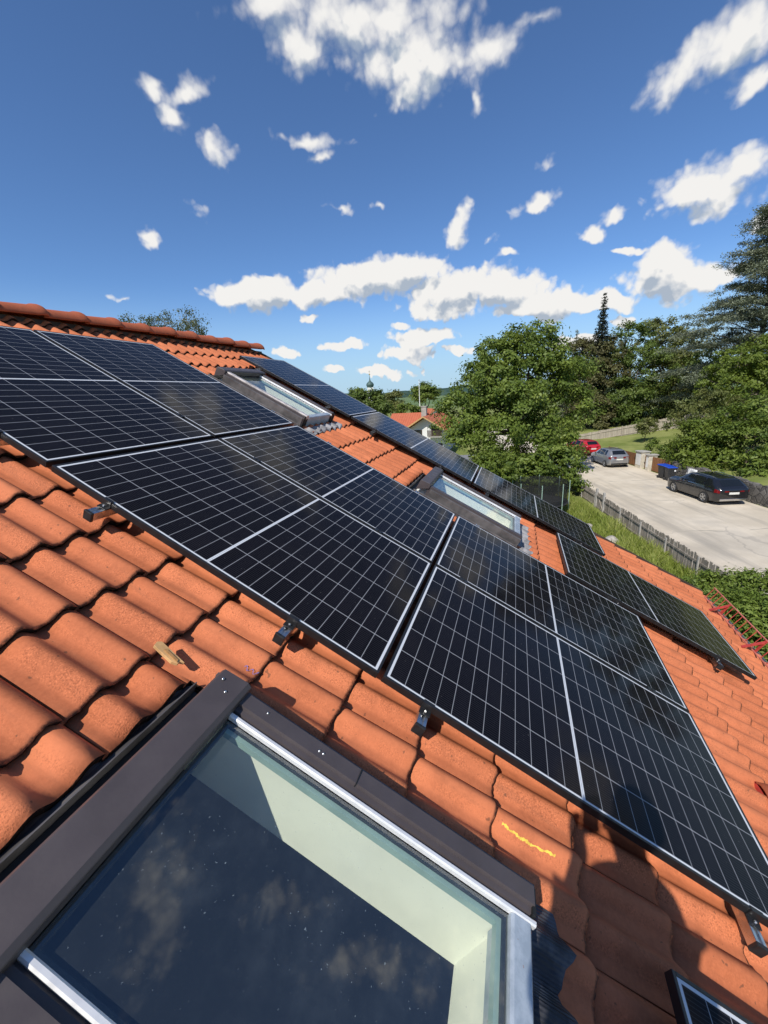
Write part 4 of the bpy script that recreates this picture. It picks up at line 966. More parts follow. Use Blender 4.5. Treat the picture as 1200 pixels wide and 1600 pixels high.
# ------------------------------------------------------------------ fences, gate, walls along the road
FM = RM @ Matrix.Translation((12.2, -9.95, 0)) @ Matrix.Rotation(-math.atan(.0677), 4, 'Z') @ Matrix.Translation((-12.2, 0, 0))
def picket_fence(name, label, a, b, s_, top, base, post_gap, pitch, mat, pick_w=.062, lean=0.0, z_of=None, group=None):
    root = thing(name, label, 'fence', FM @ Matrix.Translation((a, 0, 0)), group); L_ = b - a
    pk = MB(); x = 0.0
    while x < L_:
        h = top + random.uniform(-.05, .05); t_ = random.uniform(-.02, .02); y = random.uniform(-.006, .006); z0 = base + (z_of(a + x) if z_of else 0); w = pick_w * random.uniform(.85, 1.1); zz = h + (z_of(a + x) if z_of else 0)
        pk.add([(x, y, z0), (x + w, y, z0), (x + w + t_, y, zz), (x + t_, y, zz), (x, y + .02, z0), (x + w, y + .02, z0), (x + w + t_, y + .02, zz), (x + t_, y + .02, zz)], [(0, 3, 2, 1), (4, 5, 6, 7), (0, 1, 5, 4), (3, 7, 6, 2), (0, 4, 7, 3), (1, 2, 6, 5)]); x += pitch
    pk.build('pickets', M[mat], root)
    for dz in (.22, .74):
        r_ = MB(); n = max(2, int(L_ / 2)); zz = lambda x: base + dz * (top - base) + (z_of(a + x) if z_of else 0)
        for i in range(n):
            x0, x1 = L_ * i / n, L_ * (i + 1) / n
            r_.add([(x0, .022, zz(x0)), (x1, .022, zz(x1)), (x1, .060, zz(x1)), (x0, .060, zz(x0)), (x0, .022, zz(x0) + .07), (x1, .022, zz(x1) + .07), (x1, .060, zz(x1) + .07), (x0, .060, zz(x0) + .07)], [(0, 3, 2, 1), (4, 5, 6, 7), (0, 1, 5, 4), (2, 3, 7, 6), (0, 4, 7, 3), (1, 2, 6, 5)])
        r_.build('fence_rail', M[mat], root)
    for x in np.arange(.05, L_, post_gap):
        p = MB(); z0 = base - .25 + (z_of(a + x) if z_of else 0); p.box(x - .028, x + .028, .062, .11, z0, z0 + .22 + (top - base) + random.uniform(-.06, .05)); p.build('post', M['fence_post'], root)
    return root
M['fence_post'] = simple('grey_concrete_post', (.38, .36, .33), .9, 0, .15, 6)
picket_fence('picket_fence', 'weathered grey picket fence running along the garden side of the road', 9.5, 22.15, 10.30, G + .82, G - .2, 2.1, .085, 'grey_wood')
picket_fence('picket_fence', 'short weathered picket fence beyond the gate, ending in the roadside bush', 23.35, 29, 10.30, G + .82, G - .2, 2.2, .085, 'grey_wood')
gt = thing('garden_gate', 'narrow grey timber gate with a diagonal brace in the roadside picket fence', 'gate', FM @ Matrix.Translation((22.2, 0, -.18)))
pk = MB()
for x in np.arange(.12, 1.0, .105): pk.box(x, x + .075, 0, .02, G + .05, G + 1.05 + random.uniform(-.02, .03))
pk.build('gate_pickets', M['grey_wood'], gt)
for x in (.0, 1.04):
    p = MB(); p.box(x, x + .11, -.02, .09, G - .3, G + 1.25); p.build('gate_post', M['fence_post'], gt)
p = MB(); p.prism([(.14, G + .22), (.22, G + .22), (.98, G + .86), (.90, G + .86)], .022, .045, 'y'); p.build('brace', M['pale_wood'], gt)
for z in (.18, .82):
    p = MB(); p.box(.12, 1.02, .046, .075, G + z, G + z + .08); p.build('gate_rail', M['grey_wood'], gt)
# far timber fence climbing the lawn
def zfar(x): return .75 * max(0, x - 0)
p0, p1 = at(917, 693, 50), at(1075, 664, 48)
d_ = p1 - p0; yawf = math.atan2(d_.y, d_.x); Lf = Vector((d_.x, d_.y, 0)).length
pf = thing('plank_fence', 'pale silvered plank fence climbing behind the lawn beyond the parked cars', 'fence', T((p0.x, p0.y, p0.z), yawf))
slope = d_.z / Lf; Lf += 5
def sbox(mb, x0, x1, y0, y1, za, zb):
    mb.add([(x0, y0, za + slope * x0), (x1, y0, za + slope * x1), (x1, y1, za + slope * x1), (x0, y1, za + slope * x0), (x0, y0, zb + slope * x0), (x1, y0, zb + slope * x1), (x1, y1, zb + slope * x1), (x0, y1, zb + slope * x0)], [(0, 3, 2, 1), (4, 5, 6, 7), (0, 1, 5, 4), (2, 3, 7, 6), (0, 4, 7, 3), (1, 2, 6, 5)])
pk = MB(); x = -1.0
while x < Lf: sbox(pk, x, x + .155, 0, .025, -.30, 1.28 + random.uniform(-.03, .03)); x += .17
pk.build('planks', M['pale_wood'], pf)
for z in (.25, 1.0):
    r_ = MB(); sbox(r_, -1, Lf, -.05, -.002, z, z + .09); r_.build('fence_rail', M['pale_wood'], pf)
for x in np.arange(-1, Lf, 2.4):
    r_ = MB(); sbox(r_, x, x + .11, -.16, -.052, -.5, 1.36); r_.build('post', M['pale_wood'], pf)
# boundary beyond the road: brown timber fence, pale pillars, dark wall
M['pillar'] = simple('weathered_white_render', (.56, .51, .41), .85, 0, .15, 3)
M['capstone'] = simple('grey_cap_stone', (.38, .36, .32), .9, 0, .2, 6)
def brown_fence(label, r0, r1, s_, h):
    root = thing('timber_fence', label, 'fence', RM @ Matrix.Translation((r0, -s_, G)), 'brown timber fence sections'); L_ = r1 - r0
    pk = MB()
    for x in np.arange(0, L_ - .02, .102): pk.box(x, min(L_, x + .098), 0, .022, .03, h + random.uniform(-.012, .012))
    pk.build('boards', M['brown_wood'], root)
    for z in (.2, h - .25):
        r_ = MB(); r_.box(0, L_, -.045, -.002, z, z + .08); r_.build('fence_rail', M['brown_wood'], root)
    return root
brown_fence('brown board fence right of the second white pillar, with a small cut-out near its top', 30.6, 32.75, 19.02, 1.12)
brown_fence('narrow brown board panel standing between the two white pillars', 33.3, 33.75, 19.02, 1.12)
brown_fence('brown board fence half hidden behind the silver car', 35.1, 40.0, 19.02, 1.05)
def pillar(label, r_, w, h):
    root = thing('gate_pillar', label, 'pillar', RM @ Matrix.Translation((r_, -18.98, G)), 'white pillars')
    b = MB(); b.box(-w / 2, w / 2, -.42, .22, -.1, h); b.build('shaft', M['pillar'], root, bevel=.015)
    b = MB(); b.box(-w / 2 - .06, w / 2 + .06, -.49, .29, h, h + .09); b.build('cap', M['capstone'], root, bevel=.02)
    b = MB(); b.box(-w / 2 + .08, w / 2 - .08, .221, .232, .25, h - .15); b.build('metal_door', M['wall_white'], root)
    b = MB(); b.box(-.006, .006, .2325, .236, .25, h - .15); b.build('door_joint', M['capstone'], root)
pillar('wide white rendered pillar with a stone cap, nearest the silver car', 34.3, .85, 1.28)
pillar('narrow white rendered pillar with metal flap beside the brown board fence', 33.02, .42, 1.18)
m = NT('dark_rubble_stone'); o_ = m.obj()
v_ = m.n('ShaderNodeTexVoronoi', feature='DISTANCE_TO_EDGE'); v_.inputs['Scale'].default_value = 3.2; m.L.new(o_, v_.inputs['Vector'])
v2_ = m.n('ShaderNodeTexVoronoi'); v2_.inputs['Scale'].default_value = 3.2; m.L.new(o_, v2_.inputs['Vector'])
c_ = m.mix(m.xyz(v2_.outputs['Color'])[0], (.055, .05, .045), (.17, .155, .135)); c_ = m.mix(m.step(m.noise(o_, 5, 5, .7), .5, .75), c_, (.24, .22, .19))
m.set(col=m.mix(m.step(v_.outputs['Distance'], .05, .0), c_, (.03, .028, .025)), rough=.9); m.bump(m.math('MINIMUM', v_.outputs['Distance'], .12), 1, .15); M['rubble'] = m.m
mb = MB(); nx = 90; x0, x1 = 6.0, 30.4
rows = []
for i in range(nx + 1):
    x = x0 + (x1 - x0) * i / nx; h = 1.02 + .07 * math.sin(x * 2.1) + random.uniform(-.05, .05); dy_ = lambda: random.uniform(-.05, .05)
    rows.append([(x, -18.93 + dy_(), G - .1), (x, -18.97 + dy_(), G + h * .35), (x, -19.03 + dy_(), G + h * .7), (x, -19.10 + dy_(), G + h), (x, -19.45 + dy_(), G + h * 1.01), (x, -19.5, G - .1)])
vs2 = [p for r_ in rows for p in r_]
mb.add(vs2, [(i * 6 + j, (i + 1) * 6 + j, (i + 1) * 6 + j + 1, i * 6 + j + 1) for i in range(nx) for j in range(5)] + [tuple(range(6)), tuple(range(nx * 6 + 5, nx * 6 - 1, -1))])
tag(mb.build('stone_wall', M['rubble'], None, RM, smooth=50), 'low dark rubble wall along the far roadside behind the black car', 'wall')
m = NT('scuffed_white_sheet'); o_ = m.obj(); mp_ = m.n('ShaderNodeMapping'); mp_.inputs['Rotation'].default_value = (0, .8, 0); mp_.inputs['Scale'].default_value = (9, 9, 2); m.L.new(o_, mp_.inputs[0])
m.set(col=m.mix(m.step(m.noise(mp_.outputs[0], 1.6, 4, .7), .45, .6), (.70, .70, .68), (.24, .24, .24)), rough=.6); M['sheet'] = m.m
mb = MB(); N_ = 7
for i in range(N_):
    for j in range(N_): pass
g_ = [[(.85 * i / (N_ - 1), .05 * math.sin(i * 1.7 + j) - .22 * j / (N_ - 1), .98 * j / (N_ - 1)) for i in range(N_)] for j in range(N_)]
mb.add([p for r_ in g_ for p in r_], [(j * N_ + i, j * N_ + i + 1, (j + 1) * N_ + i + 1, (j + 1) * N_ + i) for j in range(N_ - 1) for i in range(N_ - 1)])
o = mb.build('white_sheet', M['sheet'], None, RM @ Matrix.Translation((27.55, -18.72, G + .02)), smooth=40); s_ = o.modifiers.new('thickness', 'SOLIDIFY'); s_.thickness = .03
tag(o, 'scuffed white sheet leaning on the dark wall between bins and black car', 'sheet')
# bins
M['bin_black'] = simple('charcoal_bin_plastic', (.022, .023, .025), .5, 0, .15, 6); M['bin_blue'] = simple('blue_bin_lid', (.012, .06, .42), .4, 0, .1, 6); M['white_label'] = simple('white_sticker', (.8, .8, .8), .5)
def make_bin():
    root = thing('wheelie_bin', 'x', 'bin', IDENT, 'bins with blue lids')
    b = MB(); pts = []
    for z, hx, hy in ((.06, .20, .22), (.10, .215, .24), (.86, .265, .31), (.90, .285, .33), (.93, .285, .33)): pts += [(-hx, -hy, z), (hx, -hy, z), (hx, hy, z), (-hx, hy, z)]
    b.add(pts, [(0, 3, 2, 1)] + [(k * 4 + i, k * 4 + (i + 1) % 4, k * 4 + 4 + (i + 1) % 4, k * 4 + 4 + i) for k in range(4) for i in range(4)] + [(16, 17, 18, 19)]); b.build('body', M['bin_black'], root, bevel=.02)
    b = MB(); b.add([(-.30, -.345, .932), (.30, -.345, .932), (.30, .38, .932), (-.30, .38, .932), (-.30, -.345, .965), (.30, -.345, .965), (.30, .38, .985), (-.30, .38, .985), (-.24, -.25, 1.0), (.24, -.25, 1.0), (.24, .30, 1.02), (-.24, .30, 1.02)],
          [(0, 3, 2, 1), (0, 1, 5, 4), (1, 2, 6, 5), (2, 3, 7, 6), (3, 0, 4, 7), (4, 5, 9, 8), (5, 6, 10, 9), (6, 7, 11, 10), (7, 4, 8, 11), (8, 9, 10, 11)]); b.build('lid', M['bin_blue'], root, bevel=.012)
    for sx in (-1, 1):
        b = MB(); b.lathe([(.03, -.03), (.10, -.03), (.105, -.015), (.105, .015), (.10, .03), (.03, .03)], 18, Matrix.Translation((sx * .235, .24, .105)) @ Matrix.Rotation(R(90), 4, 'Y')); b.build('wheel', M['black_plastic'], root, smooth=40)
    b = MB(); b.tube([(-.22, .40, .93), (.22, .40, .93)], .016, 8); b.build('handle', M['black_plastic'], root)
    return root
b1_ = make_bin(); b2_ = copy_tree(b1_)
b1_['label'] = 'black wheelie bin with blue lid, the one nearer the brown fence'; b2_['label'] = 'black wheelie bin with blue lid and white sticker, nearer the black car'
place(b1_, RM @ T((29.95, -18.28, G), R(-84))); place(b2_, RM @ T((29.15, -18.22, G), R(-97)))
s = MB(); s.box(.10, .20, -.326, -.322, .70, .80); s.build('sticker', M['white_label'], b2_, MW[b2_.name])

# ------------------------------------------------------------------ cars
def paint(name, col, metal=.0, rough=.28):
    m = NT(name); o = m.obj(); m.set(col=m.mix(m.step(m.noise(o, 3, 3), .3, .7), tuple(c * .92 for c in col), col), metal=metal, rough=rough, coat=1.0, coatr=.04); return m.m
M['car_glass'] = simple('dark_car_glass', (.010, .012, .014), .04, 0, .1, 3, spec=.6)
M['tyre'] = simple('tyre_rubber', (.018, .018, .019), .85, 0, .2, 20); M['rim'] = simple('alloy_rim', (.55, .56, .57), .3, .9, .08, 10)
M['tail'] = simple('red_tail_light', (.16, .006, .008), .15, 0, .2, 12); M['head'] = simple('clear_headlight', (.6, .62, .64), .1, .4, .1, 12)
M['plate'] = simple('pale_number_plate', (.70, .69, .62), .5, 0, .04, 10); M['chrome'] = simple('chrome_trim', (.7, .7, .7), .15, 1, .05, 10); M['car_black'] = simple('black_car_trim', (.012, .012, .012), .5, 0, .2, 10)
def car(name, label, mw, L_, Wd, H, wb, paintmat, kind, rail=True):
    """x forward, origin on the ground below the middle"""
    root = thing(name, label, 'car', mw, 'parked cars')
    hl = L_ / 2; hw = Wd / 2; s = L_ / 4.7
    # side outline tables: x from rear to front
    xs = np.linspace(-hl, hl, 49)
    if kind == 'wagon': rx = [-1, -.965, -.93, -.74, -.58, -.20, .12, .26, .46, .72, .92, .985, 1]; rz = [.62, .70, .735, .955, .985, 1.0, .985, .90, .715, .665, .57, .46, .40]
    else: rx = [-1, -.97, -.93, -.76, -.62, -.25, .08, .22, .50, .74, .92, .985, 1]; rz = [.60, .72, .74, .955, .985, 1.0, .985, .91, .69, .64, .55, .44, .38]
    top = np.interp(xs / hl, rx, np.array(rz) * H)
    belt = np.interp(xs / hl, [-1, -.95, -.7, 0, .4, .9, 1], np.array([.57, .645, .665, .635, .625, .52, .38]) * H); belt = np.minimum(belt, top - .004)
    wid = np.interp(xs / hl, [-1, -.97, -.88, -.6, .5, .86, .96, 1], np.array([.78, .88, .95, 1, 1, .95, .82, .66]) * hw)
    roofw = np.interp(xs / hl, [-1, -.9, -.74, -.5, 0, .15, .45, .8, 1], np.array([.74, .73, .66, .70, .72, .72, .80, .78, .6]) * hw)
    low = np.interp(xs / hl, [-1, -.93, -.8, .8, .95, 1], np.array([.30, .22, .17, .16, .17, .24]) * H / 1.45)
    def sec(i):
        z0, zb, zt, w, rw = low[i], belt[i], top[i], wid[i], roofw[i]; zm = (z0 + zb) / 2
        return [(w * .86, z0), (w * .97, z0 + .05), (w, zm * .85), (w, zm + .12), (w * .965, zb), (rw + (w * .965 - rw) * .45, zb + (zt - zb) * .58), (rw, zt - (zt - zb) * .10 - .002), (rw * .82, zt - .004), (rw * .45, zt), (0, zt + .006)]
    S = [sec(i) for i in range(len(xs))]
    def surf(x, t, side):           # t: index along the section
        fi = np.clip((x + hl) / (2 * hl) * 48, 0, 47.999); i = int(fi); a = fi - i; j = min(8, int(t)); b = t - j
        p = [(1 - a) * ((1 - b) * S[i][j][k] + b * S[i][j + 1][k]) + a * ((1 - b) * S[i + 1][j][k] + b * S[i + 1][j + 1][k]) for k in (0, 1)]
        return Vector((x, side * p[0], p[1]))
    b = MB(); K = 19
    for i in range(len(xs)):
        full = [(xs[i], y, z) for y, z in S[i]] + [(xs[i], -y, z) for y, z in S[i][-2::-1]]; b.v += full
    b.f = [(i * K + j, (i + 1) * K + j, (i + 1) * K + j + 1, i * K + j + 1) for i in range(48) for j in range(K - 1)] + [(i * K, i * K + K - 1, (i + 1) * K + K - 1, (i + 1) * K) for i in range(48)] + [tuple(range(K)), tuple(range(48 * K + K - 1, 48 * K - 1, -1))]
    b.mi = [0] * len(b.f); b.build('body', paintmat, root, smooth=38)
    def patch(nm, f, nu, nv, mat, parent=root, off=.006, smooth_=40):
        P_ = [[f(u / nu, v / nv) for u in range(nu + 1)] for v in range(nv + 1)]; q = MB(); vv = []
        for v in range(nv + 1):
            for u in range(nu + 1):
                du = P_[v][min(u + 1, nu)] - P_[v][max(u - 1, 0)]; dv = P_[min(v + 1, nv)][u] - P_[max(v - 1, 0)][u]; n_ = du.cross(dv); n_.normalize()
                cen = Vector((P_[v][u].x, 0, H * .45)); n_ = n_ if n_.dot(P_[v][u] - cen) > 0 else -n_
                vv.append(P_[v][u] + n_ * off)
        q.add(vv, [(v * (nu + 1) + u, v * (nu + 1) + u + 1, (v + 1) * (nu + 1) + u + 1, (v + 1) * (nu + 1) + u) for v in range(nv) for u in range(nu)]); return q.build(nm, mat, parent, smooth=smooth_)
    lerp = lambda a, b_, t: a + (b_ - a) * t
    wins = [(-.72, -.50), (-.46, -.10), (-.065, .24)] if kind == 'wagon' else [(-.66, -.48), (-.44, -.08), (-.045, .26)]
    for side in (1, -1):
        for k, (a, c) in enumerate(wins):
            def f(u, v, a=a, c=c, k=k):
                x0 = a + (.05 * v if k == 0 else .012 * v); x1 = c - (.16 * v if k == 2 else 0)
                return surf(lerp(x0, x1, u) * hl, lerp(4.12, 5.92, v), side)
            patch('side_window', f, 8, 4, M['car_glass'])
        if kind == 'wagon' : patch('window_trim', lambda u, v: surf(lerp(-.74, .30, u) * hl, lerp(4.0, 4.10, v), side), 16, 1, M['chrome'])
    z_at = lambda x: np.interp(x, xs, top)
    # rear window and windscreen follow the body between the pillars
    def back(u, v):
        x = lerp(-.925, -.765, v) * hl; t = lerp(7.05, 9, 1 - abs(2 * u - 1)); return surf(x, t, 1 if u > .5 else -1)
    patch('rear_window', back, 12, 4, M['car_glass'])
    def front(u, v):
        x = lerp(.45, .155, v) * hl; t = lerp(7.02, 9, 1 - abs(2 * u - 1)); return surf(x, t, 1 if u > .5 else -1)
    patch('windscreen', front, 12, 5, M['car_glass'])
    R_ = .335 * s * (H / 1.45) ** .3
    for sx in (-1, 1):
        for side in (-1, 1):
            cx = sx * wb / 2 - .03; wy = side * (hw - .10); mwh = Matrix.Translation((cx, wy, R_)) @ Matrix.Rotation(R(-90 * side), 4, 'X')
            a = MB(); a.lathe([(R_ * 1.16, .075), (R_ * 1.16, .094), (R_ * .5, .094)], 28, mwh, False); a.build('wheel_arch', M['car_black'], root, smooth=40)
            t_ = MB(); t_.lathe([(R_ * .66, -.11), (R_ * .93, -.11), (R_, -.085), (R_, .085), (R_ * .94, .108), (R_ * .70, .112), (R_ * .66, .100)], 30, mwh, False); wh = t_.build('wheel', M['tyre'], root, smooth=40)
            d = MB(); d.lathe([(R_ * .70, .100), (R_ * .67, .110), (R_ * .62, .104), (R_ * .60, .06)], 30, mwh, False)
            for k in range(5):
                a0 = 2 * math.pi * k / 5
                for da in (-.16, .16): d.prism([(R_ * .08 * math.cos(a0) - R_ * .045 * math.sin(a0), R_ * .08 * math.sin(a0) + R_ * .045 * math.cos(a0)), (R_ * .08 * math.cos(a0) + R_ * .045 * math.sin(a0), R_ * .08 * math.sin(a0) - R_ * .045 * math.cos(a0)), (R_ * .64 * math.cos(a0 + da - .07), R_ * .64 * math.sin(a0 + da - .07)), (R_ * .64 * math.cos(a0 + da + .07), R_ * .64 * math.sin(a0 + da + .07))], .075, .104, 'z', mwh)
            d.lathe([(R_ * .16, .07), (R_ * .16, .108), (.001, .110)], 16, mwh, False); d.build('rim', M['rim'], wh, smooth=40)
            d = MB(); d.lathe([(R_ * .62, .05), (.001, .05)], 24, mwh, False); d.build('brake_disc', M['car_black'], wh)
    xr = -.945
    zt_, zb_ = (.615, .535) if kind == 'wagon' else (.66, .54)
    for side in (1, -1):
        patch('tail_light', lambda u, v: Vector((lerp(-.985, -.955, u) * hl, 0, 0)) if False else surf(lerp(-.992, -.885, u) * hl, lerp(3.15, 3.95, v), side), 6, 3, M['tail'])
        q = MB(); xq = -hl - .004; q.add([(xq, side * hw * .30, zb_ * H), (xq + .03, side * hw * .80, zb_ * H - .01), (xq + .03, side * hw * .80, zt_ * H - .035), (xq, side * hw * .30, zt_ * H - .045)], [(0, 1, 2, 3)]); ql = q.build('tail_light', M['tail'], root); sm = ql.modifiers.new('thickness', 'SOLIDIFY'); sm.thickness = .02; sm.offset = 0
        patch('headlight', lambda u, v: surf(lerp(.86, .975, u) * hl, lerp(3.1, 3.9, v), side), 5, 2, M['head'])
        m_ = MB(); m_.prism([(.17 * hl, .66 * H), (.17 * hl + .16, .66 * H), (.17 * hl + .12, .66 * H + .11), (.17 * hl + .02, .66 * H + .12)], side * (hw - .01), side * (hw + .16), 'y'); m_.build('wing_mirror', paintmat, root, bevel=.02)
        for x in (-.26, .10):
            h_ = MB(); p = surf(x * hl, 3.35, side); h_.box(p.x - .09, p.x + .09, p.y - .02 if side < 0 else p.y - .002, p.y + .002 if side < 0 else p.y + .02, p.z - .012, p.z + .015); h_.build('door_handle', paintmat, root, bevel=.004)
        if rail:
            r_ = MB(); pts = [surf(x * hl, 7.1, side) + Vector((0, 0, z)) for x, z in ((-.68, .0), (-.62, .035), (-.2, .045), (.02, .035), (.08, .0))]; r_.tube(pts, .014, 6); r_.build('roof_rail', M['chrome'] if kind == 'wagon' else M['car_black'], root)
    q = MB(); q.box(-hl - .012, -hl + .02, -.26, .26, .445 * H, .445 * H + .115); q.build('number_plate', M['plate'], root)
    q = MB(); q.box(-hl - .010, -hl + .10, -hw * .74, hw * .74, low[0] - .02, low[0] + .10); q.build('rear_bumper_trim', M['car_black'] if kind != 'wagon' else M['chrome'], root, bevel=.01)
    q = MB(); q.box(hl - .06, hl + .004, -.42, .42, .26 * H, .40 * H); q.build('grille', M['car_black'], root, bevel=.01)
    # shut lines
    for side in (1, -1):
        for x in (-.455, -.07, .29):
            patch('door_seam', lambda u, v: surf((x + .004 * u) * hl, lerp(1.2, 4.0, v), side), 1, 8, M['car_black'], off=.0025)
    return root
M['paint_black'] = paint('black_car_paint', (.010, .010, .012)); M['paint_silver'] = paint('silver_grey_car_paint', (.34, .34, .34), .55, .32); M['paint_red'] = paint('red_car_paint', (.50, .012, .022)); M['paint_dark'] = paint('dark_blue_car_paint', (.02, .024, .034))
car('estate_car', 'black estate car parked by the dark wall, seen from behind', RM @ T((24.72, -17.52, G + .004), R(0.5)), 4.55, 1.90, 1.44, 2.62, M['paint_black'], 'wagon')
car('hatchback_car', 'silver grey hatchback parked beside the brown fence behind the red car', RM @ T((36.45, -17.42, G + .004), R(-1)), 3.95, 1.76, 1.46, 2.36, M['paint_silver'], 'hatch', False)
car('red_car', 'red car parked farthest up the road, half hidden by the bush', RM @ T((43.0, -17.75, G + .004), R(9)), 4.1, 1.78, 1.48, 2.5, M['paint_red'], 'hatch', False)
car('parked_car', 'dark car glimpsed through a gap in the big round tree', RM @ T((55.5, -16.6, G + .004), R(60)), 4.2, 1.8, 1.45, 2.5, M['paint_dark'], 'hatch', False)

# ------------------------------------------------------------------ trampoline with safety net
tr_c = rs(23.2, 7.45, tz(23.2, 7.45)); tp = thing('trampoline', 'garden trampoline with black safety net, mostly hidden by the far panels', 'trampoline', T(tr_c))
m = NT('black_safety_net'); ma_ = m.n('ShaderNodeBsdfTransparent'); mx_ = m.n('ShaderNodeMixShader'); mx_.inputs[0].default_value = .62; m.set(col=(.012, .013, .013), rough=.9); m.L.new(ma_.outputs[0], mx_.inputs[1]); m.L.new(m.p.outputs[0], mx_.inputs[2]); m.L.new(mx_.outputs[0], m.out.inputs['Surface']); M['net'] = m.m
M['post_green'] = simple('pale_green_tube', (.30, .42, .34), .5, 0, .1, 10)
b = MB(); k = 48; vs2 = []
for z_, sg_ in ((.70, 0), (1.1, .06), (1.6, .05), (1.95, 0)):
    for j in range(k):
        a = 2 * math.pi * j / k; r_ = 1.45 - sg_ * abs(math.sin(4 * a)); sag = -.16 * abs(math.sin(4 * a)) if z_ > 2 else 0; vs2.append((r_ * math.cos(a), r_ * math.sin(a), z_ + sag))
b.add(vs2, [(i * k + j, i * k + (j + 1) % k, (i + 1) * k + (j + 1) % k, (i + 1) * k + j) for i in range(3) for j in range(k)]); b.build('safety_net', M['net'], tp)
for j in range(8):
    a = 2 * math.pi * j / 8; b = MB(); b.tube([(1.53 * math.cos(a), 1.53 * math.sin(a), -.05), (1.53 * math.cos(a), 1.53 * math.sin(a), 2.0)], .022, 8); b.build('net_post', M['post_green'], tp)
b = MB(); b.lathe([(1.25, .76), (1.25, .79), (.001, .77)], 40, None, False); b.build('jumping_mat', M['tyre'], tp)
b = MB(); b.lathe([(1.25, .80), (1.50, .81), (1.52, .77), (1.25, .765)], 40, None, False); b.build('edge_pad', M['tyre'], tp, smooth=30)

# ------------------------------------------------------------------ neighbouring house, church, flagpole
M['roof_orange'] = tile_material('neighbour_roof_tile', (.40, .10, .045), (.50, .15, .07))
m = NT('distant_tiled_roof'); o_ = m.obj(); xx = m.xyz(o_)
wv_ = m.math('SINE', m.math('MULTIPLY', xx[0], 2 * math.pi / .30)); wy_ = m.math('FRACT', m.math('MULTIPLY', xx[1], 1 / .34))
m.set(col=m.mix(m.noise(o_, 1.5, 5, .7), (.40, .075, .035), (.60, .19, .09)), rough=.85); m.bump(m.math('ADD', m.math('MULTIPLY', wv_, .5), m.math('MULTIPLY', wy_, .8)), 1, .06); M['roof_orange'] = m.m
M['bargeboard'] = simple('ochre_barge_board', (.48, .30, .12), .7, 0, .15, 4); M['concrete'] = simple('grey_concrete_chimney', (.36, .34, .30), .9, 0, .15, 3); M['pane_dark'] = simple('dark_window_pane', (.02, .024, .03), .06, 0, .1, 2, spec=.7); M['frame_white'] = simple('pale_window_frame', (.6, .6, .58), .5)
hd = 46.0
A = at(663.5, 650, hd); EL = at(637.5, 668, hd); ER = at(688, 665.5, hd)
hx = (at(690, 631.5, hd + 9) - A); yaw_h = math.atan2(hx.y, hx.x); HL = Matrix.Translation((A.x, A.y, G)) @ Matrix.Rotation(yaw_h, 4, 'Z')
nb = thing('neighbour_house', 'white gabled house with bright orange tiled roof, half hidden by the big round tree', 'house', HL)
ha = A.z - G; hwid = 2.35; he = ha - 1.45; Lh = 11.0
def slab(mb, p, q, t, y0, y1):     # roof slab between two (y,z) points in the gable plane
    n_ = Vector((0, -(q[1] - p[1]), q[0] - p[0])).normalized(); n_ = n_ if n_.z > 0 else -n_
    mb.add([(x, p[0] + n_.y * o_, p[1] + n_.z * o_) for x in (y0, y1) for o_ in (0, t)] + [(x, q[0] + n_.y * o_, q[1] + n_.z * o_) for x in (y0, y1) for o_ in (0, t)], [(0, 2, 3, 1), (4, 5, 7, 6), (1, 3, 7, 5), (0, 4, 6, 2), (0, 1, 5, 4), (2, 6, 7, 3)])
# gable roof as two slopes in frames whose x runs along the ridge
def roof_slope(parent, base_m, ridge_len, drop, run, side, name='roof'):
    ang = math.atan2(drop, run); Ls = math.hypot(drop, run)
    mw = base_m @ (Matrix.Rotation(math.pi, 4, 'Z') if side < 0 else IDENT) @ Matrix.Rotation(-ang, 4, 'X')
    b = MB(); x0, x1 = (0, ridge_len) if side > 0 else (-ridge_len, 0); b.box(x0, x1, 0, Ls, -.12, .0); return b.build(name, M['roof_orange'], parent, mw)
Rm = HL @ Matrix.Translation((-.9, 0, ha))
r1 = roof_slope(nb, Rm, Lh, 1.55, 2.55, 1); r2 = roof_slope(nb, Rm, Lh, 1.55, 2.55, -1)
for side in (1, -1):
    b = MB(); b.add([(-.93, side * .0, ha - .13), (-.93, side * 2.55, ha - 1.68), (-.93, side * 2.55, ha - 1.50), (-.93, 0, ha + .02), (-.88, side * .0, ha - .13), (-.88, side * 2.55, ha - 1.68), (-.88, side * 2.55, ha - 1.50), (-.88, 0, ha + .02)], [(0, 1, 2, 3), (7, 6, 5, 4), (0, 4, 5, 1), (1, 5, 6, 2), (2, 6, 7, 3), (3, 7, 4, 0)]); b.build('barge_board', M['bargeboard'], nb, HL)
b = MB(); b.prism([(-2.1, 0), (2.1, 0), (2.1, ha - 1.5), (0, ha - .22), (-2.1, ha - 1.5)], .02, Lh - 1.5, 'x'); b.build('wall', M['wall_white'], nb, HL)
b = MB(); b.box(-.9, .02, -2.12, -.55, ha - 2.35, ha - 2.22); b.build('balcony_slab', M['concrete'], nb, HL)
b = MB()
for y in np.arange(-2.1, -.55, .14): b.box(-.9, -.86, y, y + .10, ha - 2.22, ha - 1.55)
b.build('balcony_boards', M['wood_dark'], nb, HL)
